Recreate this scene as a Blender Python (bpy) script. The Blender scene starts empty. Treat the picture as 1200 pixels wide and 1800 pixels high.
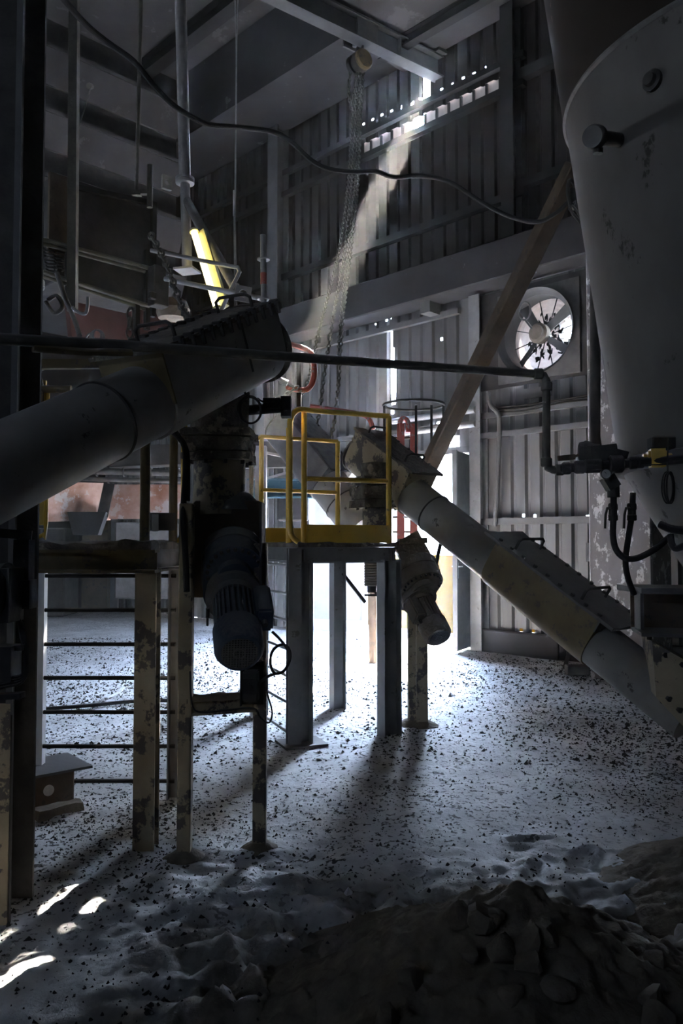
import bpy, bmesh, math, random
from mathutils import Vector, Matrix, noise
random.seed(7)
R = math.radians
V = Vector
S = bpy.context.scene
COL = S.collection

# ------------------------------------------------------------ camera
FOC, CY, EYE = 1400.0, 900.0, 1.65
PITCH = math.atan(55 / FOC)
cam_d = bpy.data.cameras.new('camera')
cam_d.sensor_fit = 'VERTICAL'; cam_d.sensor_height = 36.0; cam_d.sensor_width = 24.0
cam_d.lens = 36.0 * FOC / 1800.0
cam_d.clip_start = 0.05; cam_d.clip_end = 500
cam = bpy.data.objects.new('camera', cam_d); COL.objects.link(cam)
cam.location = (0, 0, EYE); cam.rotation_euler = (R(90) + PITCH, 0, 0)
S.camera = cam

# ------------------------------------------------------------ light, exposure
S.view_settings.view_transform = 'Standard'
S.view_settings.look = 'None'
S.view_settings.gamma = 1.0
S.view_settings.use_curve_mapping = False
S.view_settings.exposure = 3.35
SUN_AZ, SUN_EL, SUN_E, SKY_L = R(14.8), R(41.7), 33.0, 16.0
HAZE = 0.0055

world = bpy.data.worlds.new('sky'); S.world = world; world.use_nodes = True
nt = world.node_tree; nt.nodes.clear()
wo = nt.nodes.new('ShaderNodeOutputWorld'); bg = nt.nodes.new('ShaderNodeBackground')
tc = nt.nodes.new('ShaderNodeTexCoord'); sx = nt.nodes.new('ShaderNodeSeparateXYZ'); cr = nt.nodes.new('ShaderNodeValToRGB')
cr.color_ramp.elements[0].position = 0.0; cr.color_ramp.elements[0].color = (.71, .84, 1.0, 1)
cr.color_ramp.elements[1].position = 0.7; cr.color_ramp.elements[1].color = (.44, .62, 1.0, 1)
nt.links.new(tc.outputs['Generated'], sx.inputs[0]); nt.links.new(sx.outputs['Z'], cr.inputs[0])
nt.links.new(cr.outputs[0], bg.inputs[0])
dn = nt.nodes.new('ShaderNodeVectorMath'); dn.operation = 'DOT_PRODUCT'; nt.links.new(tc.outputs['Generated'], dn.inputs[0])
dn.inputs[1].default_value = (math.sin(SUN_AZ) * math.cos(SUN_EL), math.cos(SUN_AZ) * math.cos(SUN_EL), math.sin(SUN_EL))
def wm(op, a, b_):
    n = nt.nodes.new('ShaderNodeMath'); n.operation = op
    for i, v in enumerate((a, b_)):
        if isinstance(v, (int, float)): n.inputs[i].default_value = v
        else: nt.links.new(v, n.inputs[i])
    return n.outputs[0]
glow = wm('POWER', wm('MAXIMUM', dn.outputs['Value'], 0.0), 14.0)          # bright hazy sky around the sun
nt.links.new(wm('MULTIPLY_ADD', glow, SKY_L * 5.5), bg.inputs[1]); bg.inputs[1].links[0].from_node.inputs[2].default_value = SKY_L * .28
nt.links.new(bg.outputs[0], wo.inputs[0])

sd = V((math.sin(SUN_AZ) * math.cos(SUN_EL), math.cos(SUN_AZ) * math.cos(SUN_EL), math.sin(SUN_EL)))
sl = bpy.data.lights.new('sun', 'SUN'); sl.energy = SUN_E; sl.angle = R(0.53); sl.color = (1, .93, .82)
so = bpy.data.objects.new('sun', sl); COL.objects.link(so)
so.rotation_euler = (-sd).to_track_quat('-Z', 'Y').to_euler(); so.location = (6, 25, 22)

cy = S.cycles
cy.use_denoising = True
cy.max_bounces = 7; cy.diffuse_bounces = 5; cy.glossy_bounces = 2; cy.transmission_bounces = 3
cy.volume_bounces = 0; cy.transparent_max_bounces = 6
cy.sample_clamp_indirect = 6.0; cy.caustics_reflective = False; cy.caustics_refractive = False
cy.use_adaptive_sampling = True; cy.adaptive_threshold = 0.02

# ------------------------------------------------------------ frames
def ray(x, y):
    c, s = math.cos(PITCH), math.sin(PITCH)
    dx, du = x - 600.0, CY - y
    return V((dx, FOC * c - du * s, FOC * s + du * c))
def P(x, y, Y):
    """sight line of a point of the photo, at world depth Y"""
    r = ray(x, y); k = Y / r.y
    return V((r.x * k, Y, EYE + r.z * k))
def G(x, y, z=0.0):
    r = ray(x, y); k = (z - EYE) / r.z
    return V((r.x * k, r.y * k, z))
SQ = math.sqrt(.5)
W0 = V((2.1, 12.5, 0)); U = V((SQ, -SQ, 0)); N = V((-SQ, -SQ, 0)); Z = V((0, 0, 1))
def B(s, t, z):
    """building frame: s along the gate wall, t into the hall, z up"""
    return W0 + U * s + N * t + Z * z
def onwall(x, y, t=0.0):
    r = ray(x, y); k = ((14.6 - t / SQ)) / (r.x + r.y)
    p = V((r.x * k, r.y * k, EYE + r.z * k)); q = p - W0
    return q.dot(U), p.z
def ST(p):
    q = p - W0
    return q.dot(U), q.dot(N)

# ------------------------------------------------------------ materials
def mat(name, c1, c2=None, scale=6.0, rough=.8, metal=0.0, bump=.15, chips=None, chip_amt=.5, chip_scale=9.0,
        dust=0.0, dust_col=(.23, .21, .20), streak=1.0, emit=None, trans=0.0, spec=.3):
    m = bpy.data.materials.new(name); m.use_nodes = True
    t = m.node_tree; nd, ln = t.nodes, t.links
    b = nd['Principled BSDF']; out = nd['Material Output']
    b.inputs['Roughness'].default_value = rough; b.inputs['Metallic'].default_value = metal
    b.inputs['Specular IOR Level'].default_value = spec * min(1, .25 + 4 * sum(c1) / 3)
    c2 = c2 or tuple(min(1, v * 1.5) for v in c1)
    co = nd.new('ShaderNodeNewGeometry')
    mp = nd.new('ShaderNodeMapping'); ln.new(co.outputs['Position'], mp.inputs[0])
    mp.inputs['Scale'].default_value = (1, 1, 1 / streak)
    n1 = nd.new('ShaderNodeTexNoise'); n1.inputs['Scale'].default_value = scale; n1.inputs['Detail'].default_value = 7
    n1.inputs['Roughness'].default_value = .65
    ln.new(mp.outputs[0], n1.inputs['Vector'])
    r1 = nd.new('ShaderNodeValToRGB'); r1.color_ramp.elements[0].position = .33; r1.color_ramp.elements[1].position = .68
    r1.color_ramp.elements[0].color = (*c1, 1); r1.color_ramp.elements[1].color = (*c2, 1)
    ln.new(n1.outputs[0], r1.inputs[0]); col = r1.outputs[0]
    if chips:
        n2 = nd.new('ShaderNodeTexNoise'); n2.inputs['Scale'].default_value = chip_scale; n2.inputs['Detail'].default_value = 9
        n2.inputs['Roughness'].default_value = .7
        ln.new(mp.outputs[0], n2.inputs['Vector'])
        r2 = nd.new('ShaderNodeValToRGB'); r2.color_ramp.elements[0].position = chip_amt; r2.color_ramp.elements[1].position = chip_amt + .03
        ln.new(n2.outputs[0], r2.inputs[0])
        mx = nd.new('ShaderNodeMix'); mx.data_type = 'RGBA'; ln.new(r2.outputs[0], mx.inputs[0])
        ln.new(col, mx.inputs[6]); mx.inputs[7].default_value = (*chips, 1); col = mx.outputs[2]
    if dust:
        sp = nd.new('ShaderNodeSeparateXYZ'); ln.new(co.outputs['Normal'], sp.inputs[0])
        n3 = nd.new('ShaderNodeTexNoise'); n3.inputs['Scale'].default_value = 14; n3.inputs['Detail'].default_value = 5
        ad = nd.new('ShaderNodeMath'); ad.operation = 'MULTIPLY_ADD'; ln.new(n3.outputs[0], ad.inputs[0]); ad.inputs[1].default_value = .7
        ln.new(sp.outputs['Z'], ad.inputs[2])
        r3 = nd.new('ShaderNodeMapRange'); r3.inputs[1].default_value = .75; r3.inputs[2].default_value = 1.15; r3.inputs[4].default_value = dust
        ln.new(ad.outputs[0], r3.inputs[0])
        mx = nd.new('ShaderNodeMix'); mx.data_type = 'RGBA'; ln.new(r3.outputs[0], mx.inputs[0])
        ln.new(col, mx.inputs[6]); mx.inputs[7].default_value = (*dust_col, 1); col = mx.outputs[2]
    ln.new(col, b.inputs['Base Color'])
    if bump:
        bp = nd.new('ShaderNodeBump'); bp.inputs['Strength'].default_value = bump; bp.inputs['Distance'].default_value = .02
        n4 = nd.new('ShaderNodeTexNoise'); n4.inputs['Scale'].default_value = scale * 5; n4.inputs['Detail'].default_value = 6
        ln.new(co.outputs['Position'], n4.inputs['Vector']); ln.new(n4.outputs[0], bp.inputs['Height']); ln.new(bp.outputs[0], b.inputs['Normal'])
    if emit:
        b.inputs['Emission Color'].default_value = (*emit[0], 1); b.inputs['Emission Strength'].default_value = emit[1]
    if trans:
        tr = nd.new('ShaderNodeBsdfTranslucent'); ln.new(col, tr.inputs[0])
        ms = nd.new('ShaderNodeMixShader'); ms.inputs[0].default_value = trans
        ln.new(b.outputs[0], ms.inputs[1]); ln.new(tr.outputs[0], ms.inputs[2]); ln.new(ms.outputs[0], out.inputs[0])
    return m

DU = (.26, .245, .23)
M = dict(
    steel=mat('dusty_steel', (.075, .070, .068), (.15, .14, .135), 5, .75, .0, dust=.7),
    tube=mat('conveyor_steel', (.19, .178, .165), (.28, .26, .24), 3, .6, .0, dust=.35, chips=(.06, .05, .045), chip_amt=.63, bump=.08, spec=.4),
    dark=mat('dark_steel', (.025, .024, .025), (.06, .056, .053), 6, .7, .0, dust=.5),
    black=mat('black_rubber', (.015, .015, .016), (.035, .034, .034), 8, .7, dust=.35, spec=.25),
    hbeam=mat('grey_painted_steel', (.15, .152, .158), (.23, .23, .235), 4, .55, .0, dust=.5, chips=(.09, .085, .08), chip_amt=.62, bump=.06, spec=.4),
    cream=mat('cream_painted_steel', (.25, .20, .135), (.36, .295, .20), 3, .7, chips=(.07, .06, .055), chip_amt=.52, chip_scale=5, dust=.3),
    yellow=mat('yellow_paint', (.55, .33, .03), (.70, .45, .06), 4, .5, chips=(.16, .10, .03), chip_amt=.63, chip_scale=14, dust=.35, bump=.05, spec=.4),
    yelldark=mat('dirty_yellow_paint', (.11, .082, .042), (.18, .135, .068), 3, .7, chips=(.08, .065, .05), chip_amt=.56, dust=.5),
    brown=mat('rusty_brown_steel', (.05, .036, .025), (.11, .078, .05), 4, .75, chips=(.05, .04, .03), chip_amt=.58, dust=.4),
    crust=mat('crusted_iron', (.06, .052, .045), (.17, .15, .125), 7, .95, chips=(.25, .215, .165), chip_amt=.57, chip_scale=6, bump=.8, dust=.6),
    gear=mat('dusty_cast_iron', (.13, .105, .082), (.24, .20, .16), 6, .85, bump=.5, dust=.6),
    gearblue=mat('dark_blue_enamel', (.034, .048, .078), (.065, .08, .11), 7, .6, dust=.5, bump=.2),
    blue=mat('blue_painted_steel', (.035, .10, .15), (.06, .15, .20), 4, .6, chips=(.30, .32, .32), chip_amt=.60, chip_scale=7, dust=.4),
    red=mat('red_paint', (.42, .07, .05), (.55, .16, .12), 6, .5, chips=(.38, .34, .33), chip_amt=.55, dust=.4),
    pipe=mat('dull_pipe', (.07, .068, .06), (.14, .13, .11), 8, .7, dust=.5),
    lightpipe=mat('galvanised_pipe', (.28, .27, .27), (.42, .40, .40), 9, .5, .2, dust=.3),
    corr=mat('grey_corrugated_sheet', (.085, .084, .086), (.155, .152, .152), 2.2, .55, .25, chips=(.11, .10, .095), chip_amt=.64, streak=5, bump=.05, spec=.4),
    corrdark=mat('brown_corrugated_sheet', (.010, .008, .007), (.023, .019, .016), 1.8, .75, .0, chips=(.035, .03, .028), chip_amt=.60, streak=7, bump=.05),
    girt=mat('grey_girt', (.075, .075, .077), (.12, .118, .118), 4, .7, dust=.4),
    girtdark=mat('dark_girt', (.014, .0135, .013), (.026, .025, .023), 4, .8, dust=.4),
    concrete=mat('grey_concrete', (.022, .021, .022), (.042, .040, .041), 1.6, .9, chips=(.13, .125, .125), chip_amt=.64, chip_scale=2.5, bump=.15),
    slab=mat('ceiling_concrete', (.044, .042, .042), (.085, .08, .079), 1.2, .9, chips=(.12, .115, .115), chip_amt=.60, chip_scale=1.6, bump=.12),
    plaster=mat('speckled_plaster', (.15, .14, .145), (.22, .21, .215), 3, .8, chips=(.55, .54, .55), chip_amt=.555, chip_scale=9, bump=.2, streak=1.6),
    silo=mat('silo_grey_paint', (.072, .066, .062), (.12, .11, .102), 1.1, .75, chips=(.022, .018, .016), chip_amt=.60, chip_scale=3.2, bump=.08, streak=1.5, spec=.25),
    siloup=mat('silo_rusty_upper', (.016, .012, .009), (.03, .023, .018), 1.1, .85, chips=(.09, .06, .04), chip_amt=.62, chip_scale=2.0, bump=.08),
    rusthop=mat('rust_streaked_plate', (.30, .13, .075), (.52, .38, .33), 2.4, .85, chips=(.48, .42, .41), chip_amt=.56, chip_scale=3.2, bump=.15),
    darkred=mat('dark_red_plate', (.045, .02, .017), (.08, .04, .035), 3, .9),
    brass=mat('brass', (.55, .33, .06), (.75, .48, .10), 8, .5, .2, dust=.15, bump=.05),
    white=mat('white_paint', (.60, .60, .61), (.75, .75, .75), 3, .6, dust=.2, bump=.05),
    gauze=mat('gauge_face', (.5, .48, .44), (.6, .58, .54), 9, .4, bump=0),
    lamp=mat('lamp_tube', (.9, .85, .5), (.9, .85, .5), 1, .4, bump=0, emit=((1.0, .87, .38), .75)),
    lampbody=mat('lamp_housing', (.5, .46, .25), (.62, .56, .3), 5, .5, bump=.05),
    gatewhite=mat('pale_gate_sheet', (.33, .33, .34), (.42, .42, .43), 2, .8, bump=.03, trans=.015, spec=.1),
    pale=mat('translucent_strip', (.62, .54, .50), (.80, .72, .68), 9, .7, bump=.05, trans=.012, streak=6),
    guard=mat('dust_caked_guard', (.66, .54, .49), (.78, .67, .62), 6, .8, bump=.05, trans=.02),
    outwall=mat('outdoor_white_wall', (.62, .62, .63), (.72, .72, .72), 1.5, .9, bump=.03),
    outyellow=mat('outdoor_yellow_wall', (.050, .022, .0006), (.058, .026, .0008), 1.5, .95, bump=.03, spec=0),
    outground=mat('outdoor_paving', (.42, .40, .37), (.52, .50, .46), 1.5, .9, bump=.05),
    chip=mat('dark_debris', (.020, .019, .020), (.05, .046, .043), 10, .9, bump=.1),
    palechip=mat('pale_debris', (.5, .49, .48), (.7, .68, .66), 10, .9, bump=.1),
    heap=mat('grey_rubble_powder', (.115, .092, .066), (.205, .168, .125), 9, .97, bump=.5),
)

def floor_mat():
    m = bpy.data.materials.new('dusty_floor'); m.use_nodes = True
    t = m.node_tree; nd, ln = t.nodes, t.links; b = nd['Principled BSDF']
    b.inputs['Roughness'].default_value = .8; b.inputs['Specular IOR Level'].default_value = .3
    g = nd.new('ShaderNodeNewGeometry')
    def noi(sc, det=6, ro=.6, scale=(1, 1, 1)):
        mp = nd.new('ShaderNodeMapping'); ln.new(g.outputs['Position'], mp.inputs[0]); mp.inputs['Scale'].default_value = scale
        n = nd.new('ShaderNodeTexNoise'); n.inputs['Scale'].default_value = sc; n.inputs['Detail'].default_value = det
        n.inputs['Roughness'].default_value = ro; ln.new(mp.outputs[0], n.inputs['Vector']); return n.outputs[0]
    def ramp(f, a, c):
        r = nd.new('ShaderNodeMapRange'); ln.new(f, r.inputs[0]); r.inputs[1].default_value = a; r.inputs[2].default_value = c
        r.interpolation_type = 'SMOOTHSTEP'; return r.outputs[0]
    def math2(op, a, c):
        n = nd.new('ShaderNodeMath'); n.operation = op
        for i, v in enumerate((a, c)):
            if isinstance(v, (int, float)): n.inputs[i].default_value = v
            else: ln.new(v, n.inputs[i])
        return n.outputs[0]
    def mix(f, a, c):
        x = nd.new('ShaderNodeMix'); x.data_type = 'RGBA'; ln.new(f, x.inputs[0])
        for i, v in ((6, a), (7, c)):
            if isinstance(v, tuple): x.inputs[i].default_value = (*v, 1)
            else: ln.new(v, x.inputs[i])
        return x.outputs[2]
    big = noi(.55, 4, .55)
    base = mix(ramp(noi(2.2, 6), .35, .7), (.44, .43, .425), (.66, .65, .645))
    dirt = mix(ramp(noi(6, 6), .3, .7), (.10, .09, .082), (.20, .185, .17))
    base = mix(ramp(big, .60, .74), base, dirt)
    # powder spilled from the heaps lies around them
    ds = nd.new('ShaderNodeVectorMath'); ds.operation = 'DISTANCE'; ln.new(g.outputs['Position'], ds.inputs[0]); ds.inputs[1].default_value = (.55, 2.45, 0)
    spill = ramp(math2('SUBTRACT', math2('MULTIPLY', noi(2.4, 5), 1.3), ds.outputs['Value']), -1.15, -.35)
    base = mix(spill, base, mix(ramp(noi(9, 6), .33, .68), (.115, .092, .066), (.24, .20, .155)))
    # black grit: fine noise thresholded, denser where the broad noise is high
    fine = noi(31, 3, .55); mid = noi(10, 4, .6)
    f = math2('ADD', math2('MULTIPLY', fine, .65), math2('MULTIPLY', mid, .35))
    f = math2('ADD', f, math2('MULTIPLY', big, .22))
    sp = nd.new('ShaderNodeSeparateXYZ'); ln.new(g.outputs['Position'], sp.inputs[0])
    trod = ramp(math2('ADD', math2('ADD', sp.outputs['Y'], math2('MULTIPLY', sp.outputs['X'], -.45)), math2('MULTIPLY', noi(1.5, 4), .8)), 3.5, 4.9)   # powder churned by boots covers the grit near the heap
    grit = math2('MULTIPLY', ramp(f, .665, .695), trod)
    col = mix(grit, base, (.030, .027, .026))
    ln.new(col, b.inputs['Base Color'])
    bp = nd.new('ShaderNodeBump'); bp.inputs['Strength'].default_value = .55; bp.inputs['Distance'].default_value = .03
    hh = math2('ADD', math2('MULTIPLY', noi(24, 6, .65), .6), math2('MULTIPLY', grit, .25))
    ln.new(hh, bp.inputs['Height']); ln.new(bp.outputs[0], b.inputs['Normal'])
    return m
M['floor'] = floor_mat()

# ------------------------------------------------------------ mesh helpers
def NB(): return bmesh.new()
def basis(d, up=Z):
    d = d.normalized(); r = d.cross(up)
    if r.length < 1e-4: r = d.cross(V((0, 1, 0)))
    r.normalize(); u = r.cross(d).normalized()
    return d, r, u
def hexa(bm, c):
    v = [bm.verts.new(p) for p in c]
    for f in ((0, 3, 2, 1), (4, 5, 6, 7), (0, 1, 5, 4), (1, 2, 6, 5), (2, 3, 7, 6), (3, 0, 4, 7)):
        bm.faces.new([v[i] for i in f])
def bar(bm, a, b, w, h, up=Z, off=(0, 0)):
    """rectangular bar a->b; w sideways, h along up"""
    a, b = V(a), V(b); d, r, u = basis(b - a, up); o = r * off[0] + u * off[1]
    q = [(-1, -1), (1, -1), (1, 1), (-1, 1)]
    hexa(bm, [a + o + r * (i * w / 2) + u * (j * h / 2) for i, j in q] + [b + o + r * (i * w / 2) + u * (j * h / 2) for i, j in q])
def box(bm, c, s, ax=None):
    ax = ax or (V((1, 0, 0)), V((0, 1, 0)), Z); c = V(c)
    q = [(-1, -1), (1, -1), (1, 1), (-1, 1)]
    hexa(bm, [c + ax[0] * (i * s[0] / 2) + ax[1] * (j * s[1] / 2) - ax[2] * (s[2] / 2) for i, j in q] +
             [c + ax[0] * (i * s[0] / 2) + ax[1] * (j * s[1] / 2) + ax[2] * (s[2] / 2) for i, j in q])
def ring(bm, c, r, u, rad, n, ph=0):
    return [bm.verts.new(c + r * (math.cos(ph + k * 2 * math.pi / n) * rad) + u * (math.sin(ph + k * 2 * math.pi / n) * rad)) for k in range(n)]
def skin(bm, A, Bq):
    n = len(A)
    for k in range(n): bm.faces.new((A[k], A[(k + 1) % n], Bq[(k + 1) % n], Bq[k]))
def lathe(bm, a, d, prof, n=24, caps=True, up=Z, ph=0):
    """prof: (distance along d, radius)"""
    a = V(a); d, r, u = basis(V(d), up); prev = None; first = None
    for x, rad in prof:
        cur = ring(bm, a + d * x, r, u, max(rad, 1e-4), n, ph)
        if prev: skin(bm, prev, cur)
        else: first = cur
        prev = cur
    if caps:
        bm.faces.new(first[::-1]); bm.faces.new(prev)
def cyl(bm, a, b, r1, r2=None, n=16, ph=0):
    a, b = V(a), V(b); lathe(bm, a, b - a, [(0, r1), ((b - a).length, r1 if r2 is None else r2)], n, ph=ph)
def smooth_path(pts, k=5):
    pts = [V(p) for p in pts]; out = []
    for i in range(len(pts) - 1):
        p0 = pts[max(i - 1, 0)]; p1 = pts[i]; p2 = pts[i + 1]; p3 = pts[min(i + 2, len(pts) - 1)]
        for j in range(k):
            t = j / k
            out.append(.5 * ((2 * p1) + (p2 - p0) * t + (2 * p0 - 5 * p1 + 4 * p2 - p3) * t * t + (3 * p1 - p0 - 3 * p2 + p3) * t ** 3))
    out.append(pts[-1]); return out
def tube(bm, pts, rad, n=8, sm=0, caps=True):
    pts = smooth_path(pts, sm) if sm else [V(p) for p in pts]
    d = (pts[1] - pts[0]).normalized(); _, r, u = basis(d); prev = None; first = None
    for i, p in enumerate(pts):
        if i == 0: t = d
        elif i == len(pts) - 1: t = (pts[-1] - pts[-2]).normalized()
        else: t = ((pts[i + 1] - p).normalized() + (p - pts[i - 1]).normalized()).normalized()
        r = (r - t * r.dot(t)).normalized(); u = r.cross(t).normalized()
        rr = rad[i] if isinstance(rad, (list, tuple)) else rad
        cur = ring(bm, p, r, u, rr, n)
        if prev: skin(bm, prev, cur)
        else: first = cur
        prev = cur
    if caps: bm.faces.new(first[::-1]); bm.faces.new(prev)
def prism(bm, poly, vec):
    a = [bm.verts.new(V(p)) for p in poly]; b = [bm.verts.new(V(p) + V(vec)) for p in poly]
    bm.faces.new(a[::-1]); bm.faces.new(b); skin(bm, a, b)
def hbeam(bm, a, b, w, h, tf=.012, tw=.008, up=Z):
    """I section: flanges of width w at +-h/2 along up"""
    a, b = V(a), V(b); d, r, u = basis(b - a, up)
    bar(bm, a, b, w, tf, up, (0, h / 2 - tf / 2)); bar(bm, a, b, w, tf, up, (0, -h / 2 + tf / 2))
    bar(bm, a, b, tw, h - 2 * tf, up)
def torus(bm, c, ax, R1, r, n=24, m=8, sx=1.0, up=Z):
    d, rr, u = basis(V(ax), up); rings = []
    for i in range(n):
        a = 2 * math.pi * i / n; rad = rr * math.cos(a) * sx + u * math.sin(a); cc = V(c) + rad * R1; rn = rad.normalized()
        rings.append([bm.verts.new(cc + rn * (math.cos(2 * math.pi * j / m) * r) + d * (math.sin(2 * math.pi * j / m) * r)) for j in range(m)])
    for i in range(n): skin(bm, rings[i], rings[(i + 1) % n])
def chain(bm, pts, link=.05, wire=.006, sm=6):
    pts = smooth_path(pts, sm) if sm else [V(p) for p in pts]
    acc = 0; k = 0; nxt = 0
    for a, b in zip(pts, pts[1:]):
        L = (b - a).length; d = (b - a).normalized() if L > 0 else Z
        while nxt <= acc + L:
            c = a + d * (nxt - acc); _, r, u = basis(d, V((.2, 1, .1)))
            side = r if k % 2 == 0 else u; ax = u if k % 2 == 0 else r
            n, m = 10, 4; rings = []
            for i in range(n):
                t = 2 * math.pi * i / n; ra = side * math.cos(t) * link * .34 + d * math.sin(t) * link * .62; rn = ra.normalized()
                rings.append([bm.verts.new(c + ra + rn * (math.cos(2 * math.pi * j / m) * wire) + ax * (math.sin(2 * math.pi * j / m) * wire)) for j in range(m)])
            for i in range(n): skin(bm, rings[i], rings[(i + 1) % n])
            nxt += link * .95; k += 1
        acc += L
def rough(bm, amp, freq, cuts=0):
    """lumpy dust crust on a mesh"""
    if cuts: bmesh.ops.subdivide_edges(bm, edges=bm.edges[:], cuts=cuts, use_grid_fill=True)
    for v in bm.verts:
        v.co += V(noise.noise_vector(v.co * freq)) * amp
def bevel(bm, w=.006, seg=2):
    bmesh.ops.bevel(bm, geom=bm.edges[:], offset=w, segments=seg, affect='EDGES', clamp_overlap=True)

ORG = {}
def mesh_of(name, bm, m, org, ang=35):
    bmesh.ops.recalc_face_normals(bm, faces=bm.faces[:])
    for v in bm.verts: v.co -= org
    for f in bm.faces: f.smooth = True
    me = bpy.data.meshes.new(name); bm.to_mesh(me); bm.free()
    me.set_sharp_from_angle(angle=R(ang)); me.materials.append(M[m] if isinstance(m, str) else m)
    return me
def thing(name, label, cat, loc, group=None):
    o = bpy.data.objects.new(name, None); COL.objects.link(o); o.location = V(loc); o.empty_display_size = .1
    o['label'] = label; o['category'] = cat
    if group: o['group'] = group
    ORG[o.name] = V(loc); return o
def part(name, bm, m, parent, label=None, ang=35):
    org = ORG[parent.name]; me = mesh_of(name, bm, m, org, ang)
    o = bpy.data.objects.new(name, me); COL.objects.link(o); o.parent = parent; ORG[o.name] = org
    if label: o['label'] = label
    return o
def solo(name, bm, m, label, cat, group=None, kind=None, ang=35):
    xs = [v.co.x for v in bm.verts]; ys = [v.co.y for v in bm.verts]; zs = [v.co.z for v in bm.verts]
    org = V(((min(xs) + max(xs)) / 2, (min(ys) + max(ys)) / 2, min(zs)))
    me = mesh_of(name, bm, m, org, ang); o = bpy.data.objects.new(name, me); COL.objects.link(o); o.location = org
    ORG[o.name] = org; o['label'] = label; o['category'] = cat
    if group: o['group'] = group
    if kind: o['kind'] = kind
    return o
def struct(name, bm, m, label=None, cat=None, ang=35):
    o = solo(name, bm, m, label or name, cat or name.split('_')[0], kind='structure', ang=ang)
    return o

# ============================================================ SETTING
def corr_sheet(bm, s0, s1, z0, z1, t=0.0, holes=(), pitch=.25, depth=.04, rib=.05):
    """trapezoid ribbed sheet in the gate wall's plane with real openings (sa, sb, za, zb)"""
    prof = []
    k = math.floor(s0 / pitch) - 1
    while k * pitch < s1 + pitch:
        b = k * pitch
        prof += [(b, 0), (b + pitch - rib - .05, 0), (b + pitch - rib - .02, depth), (b + pitch - .03, depth)]
        k += 1
    def off(s):
        for (a, oa), (b, ob) in zip(prof, prof[1:]):
            if a <= s <= b: return oa + (ob - oa) * ((s - a) / (b - a) if b > a else 0)
        return 0
    ss = sorted(set([s0, s1] + [p for p, _ in prof if s0 < p < s1] + [h for q in holes for h in q[:2] if s0 < h < s1]))
    zz = sorted(set([z0, z1] + [h for q in holes for h in q[2:] if z0 < h < z1]))
    vs = {}
    def vt(i, j):
        if (i, j) not in vs: vs[i, j] = bm.verts.new(B(ss[i], t - off(ss[i]), zz[j]))
        return vs[i, j]
    for i in range(len(ss) - 1):
        for j in range(len(zz) - 1):
            cs, cz = (ss[i] + ss[i + 1]) / 2, (zz[j] + zz[j + 1]) / 2
            if any(h[0] < cs < h[1] and h[2] < cz < h[3] for h in holes): continue
            bm.faces.new((vt(i, j), vt(i + 1, j), vt(i + 1, j + 1), vt(i, j + 1)))
def bbox(bm, s0, s1, t0, t1, z0, z1):
    hexa(bm, [B(s0, t0, z0), B(s1, t0, z0), B(s1, t1, z0), B(s0, t1, z0), B(s0, t0, z1), B(s1, t0, z1), B(s1, t1, z1), B(s0, t1, z1)])

GS0, GZ = -3.62, 3.08                      # gate opening
FAN_S, FAN_Z = onwall(950, 587)
def wp(x, y): return onwall(x, y)

# ---- lower wall with the gate, the crack, the fan and pinholes
holes = [(GS0, -.12, -1, GZ)]
for k, (y0, y1) in enumerate(((580, 612), (612, 650), (650, 690), (690, 712))):    # torn seam, widening downwards
    s, z1 = wp(687 + k * 1.5, y0); _, z0 = wp(687 + k * 1.5, y1); w = (.035, .055, .075, .05)[k]
    holes.append((s - w, s + w, z0 + (.004 if k else 0), z1))
for x, y, r in ((686, 559, .02), (660, 570, .012), (679, 563, .015), (632, 571, .02), (648, 735, .03), (776, 596, .02),
                (920, 906, .02), (940, 907, .02), (1033, 909, .025), (916, 1108, .025), (937, 1110, .025), (690, 724, .035)):
    s, z = wp(x, y); holes.append((s - r, s + r, z - r * 1.1, z + r * 1.1))
s, z = wp(771, 752); holes.append((s - .07, s + .07, z - .12, z + .10))            # holes beside the brace
s, z = wp(797, 776); holes.append((s - .09, s + .09, z - .09, z + .09))
bm = NB(); corr_sheet(bm, -12, 12, 0, 5.6, 0, holes + [(FAN_S - .62, FAN_S + .62, FAN_Z - .62, FAN_Z + .62)])
struct('wall_back', bm, 'corr', 'grey ribbed metal wall around the open gate and the fan', 'wall')

# ---- upper wall, brown with dust, with the long slit
zs = 8.86
up_holes = []
s_a, _ = wp(640, 230); s_b, _ = wp(908, 110)
up_holes.append((s_a, s_b, zs - .16, zs + .05))          # slit under the girt line, closed by pale strip pieces
s, z = wp(749, 150); up_holes.append((s - .07, s + .08, zs + .22, zs + .70))    # missing sheet corner
for i, (x, y) in enumerate(((639, 218), (655, 210), (671, 202), (688, 195), (704, 188), (722, 180), (738, 173), (776, 157), (795, 147), (814, 137), (833, 129), (852, 119), (873, 110), (896, 101))):
    s, z = wp(x, y); up_holes.append((s - .022, s + .022, z - .014, z + .014))
for x, y in ((8, 1640), (40, 1715), (212, 1778)):            # pinholes that throw the round sun spots on the floor
    g = G(x, y); k = (14.6 - g.x - g.y) / (sd.x + sd.y); q = g + sd * k; hs = (q - W0).dot(U)
    up_holes.append((hs - .045, hs + .045, q.z - .05, q.z + .05))
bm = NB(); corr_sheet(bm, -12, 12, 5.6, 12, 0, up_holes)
struct('wall_back_upper', bm, 'corrdark', 'dark brown ribbed metal wall above the girder', 'wall')

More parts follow.
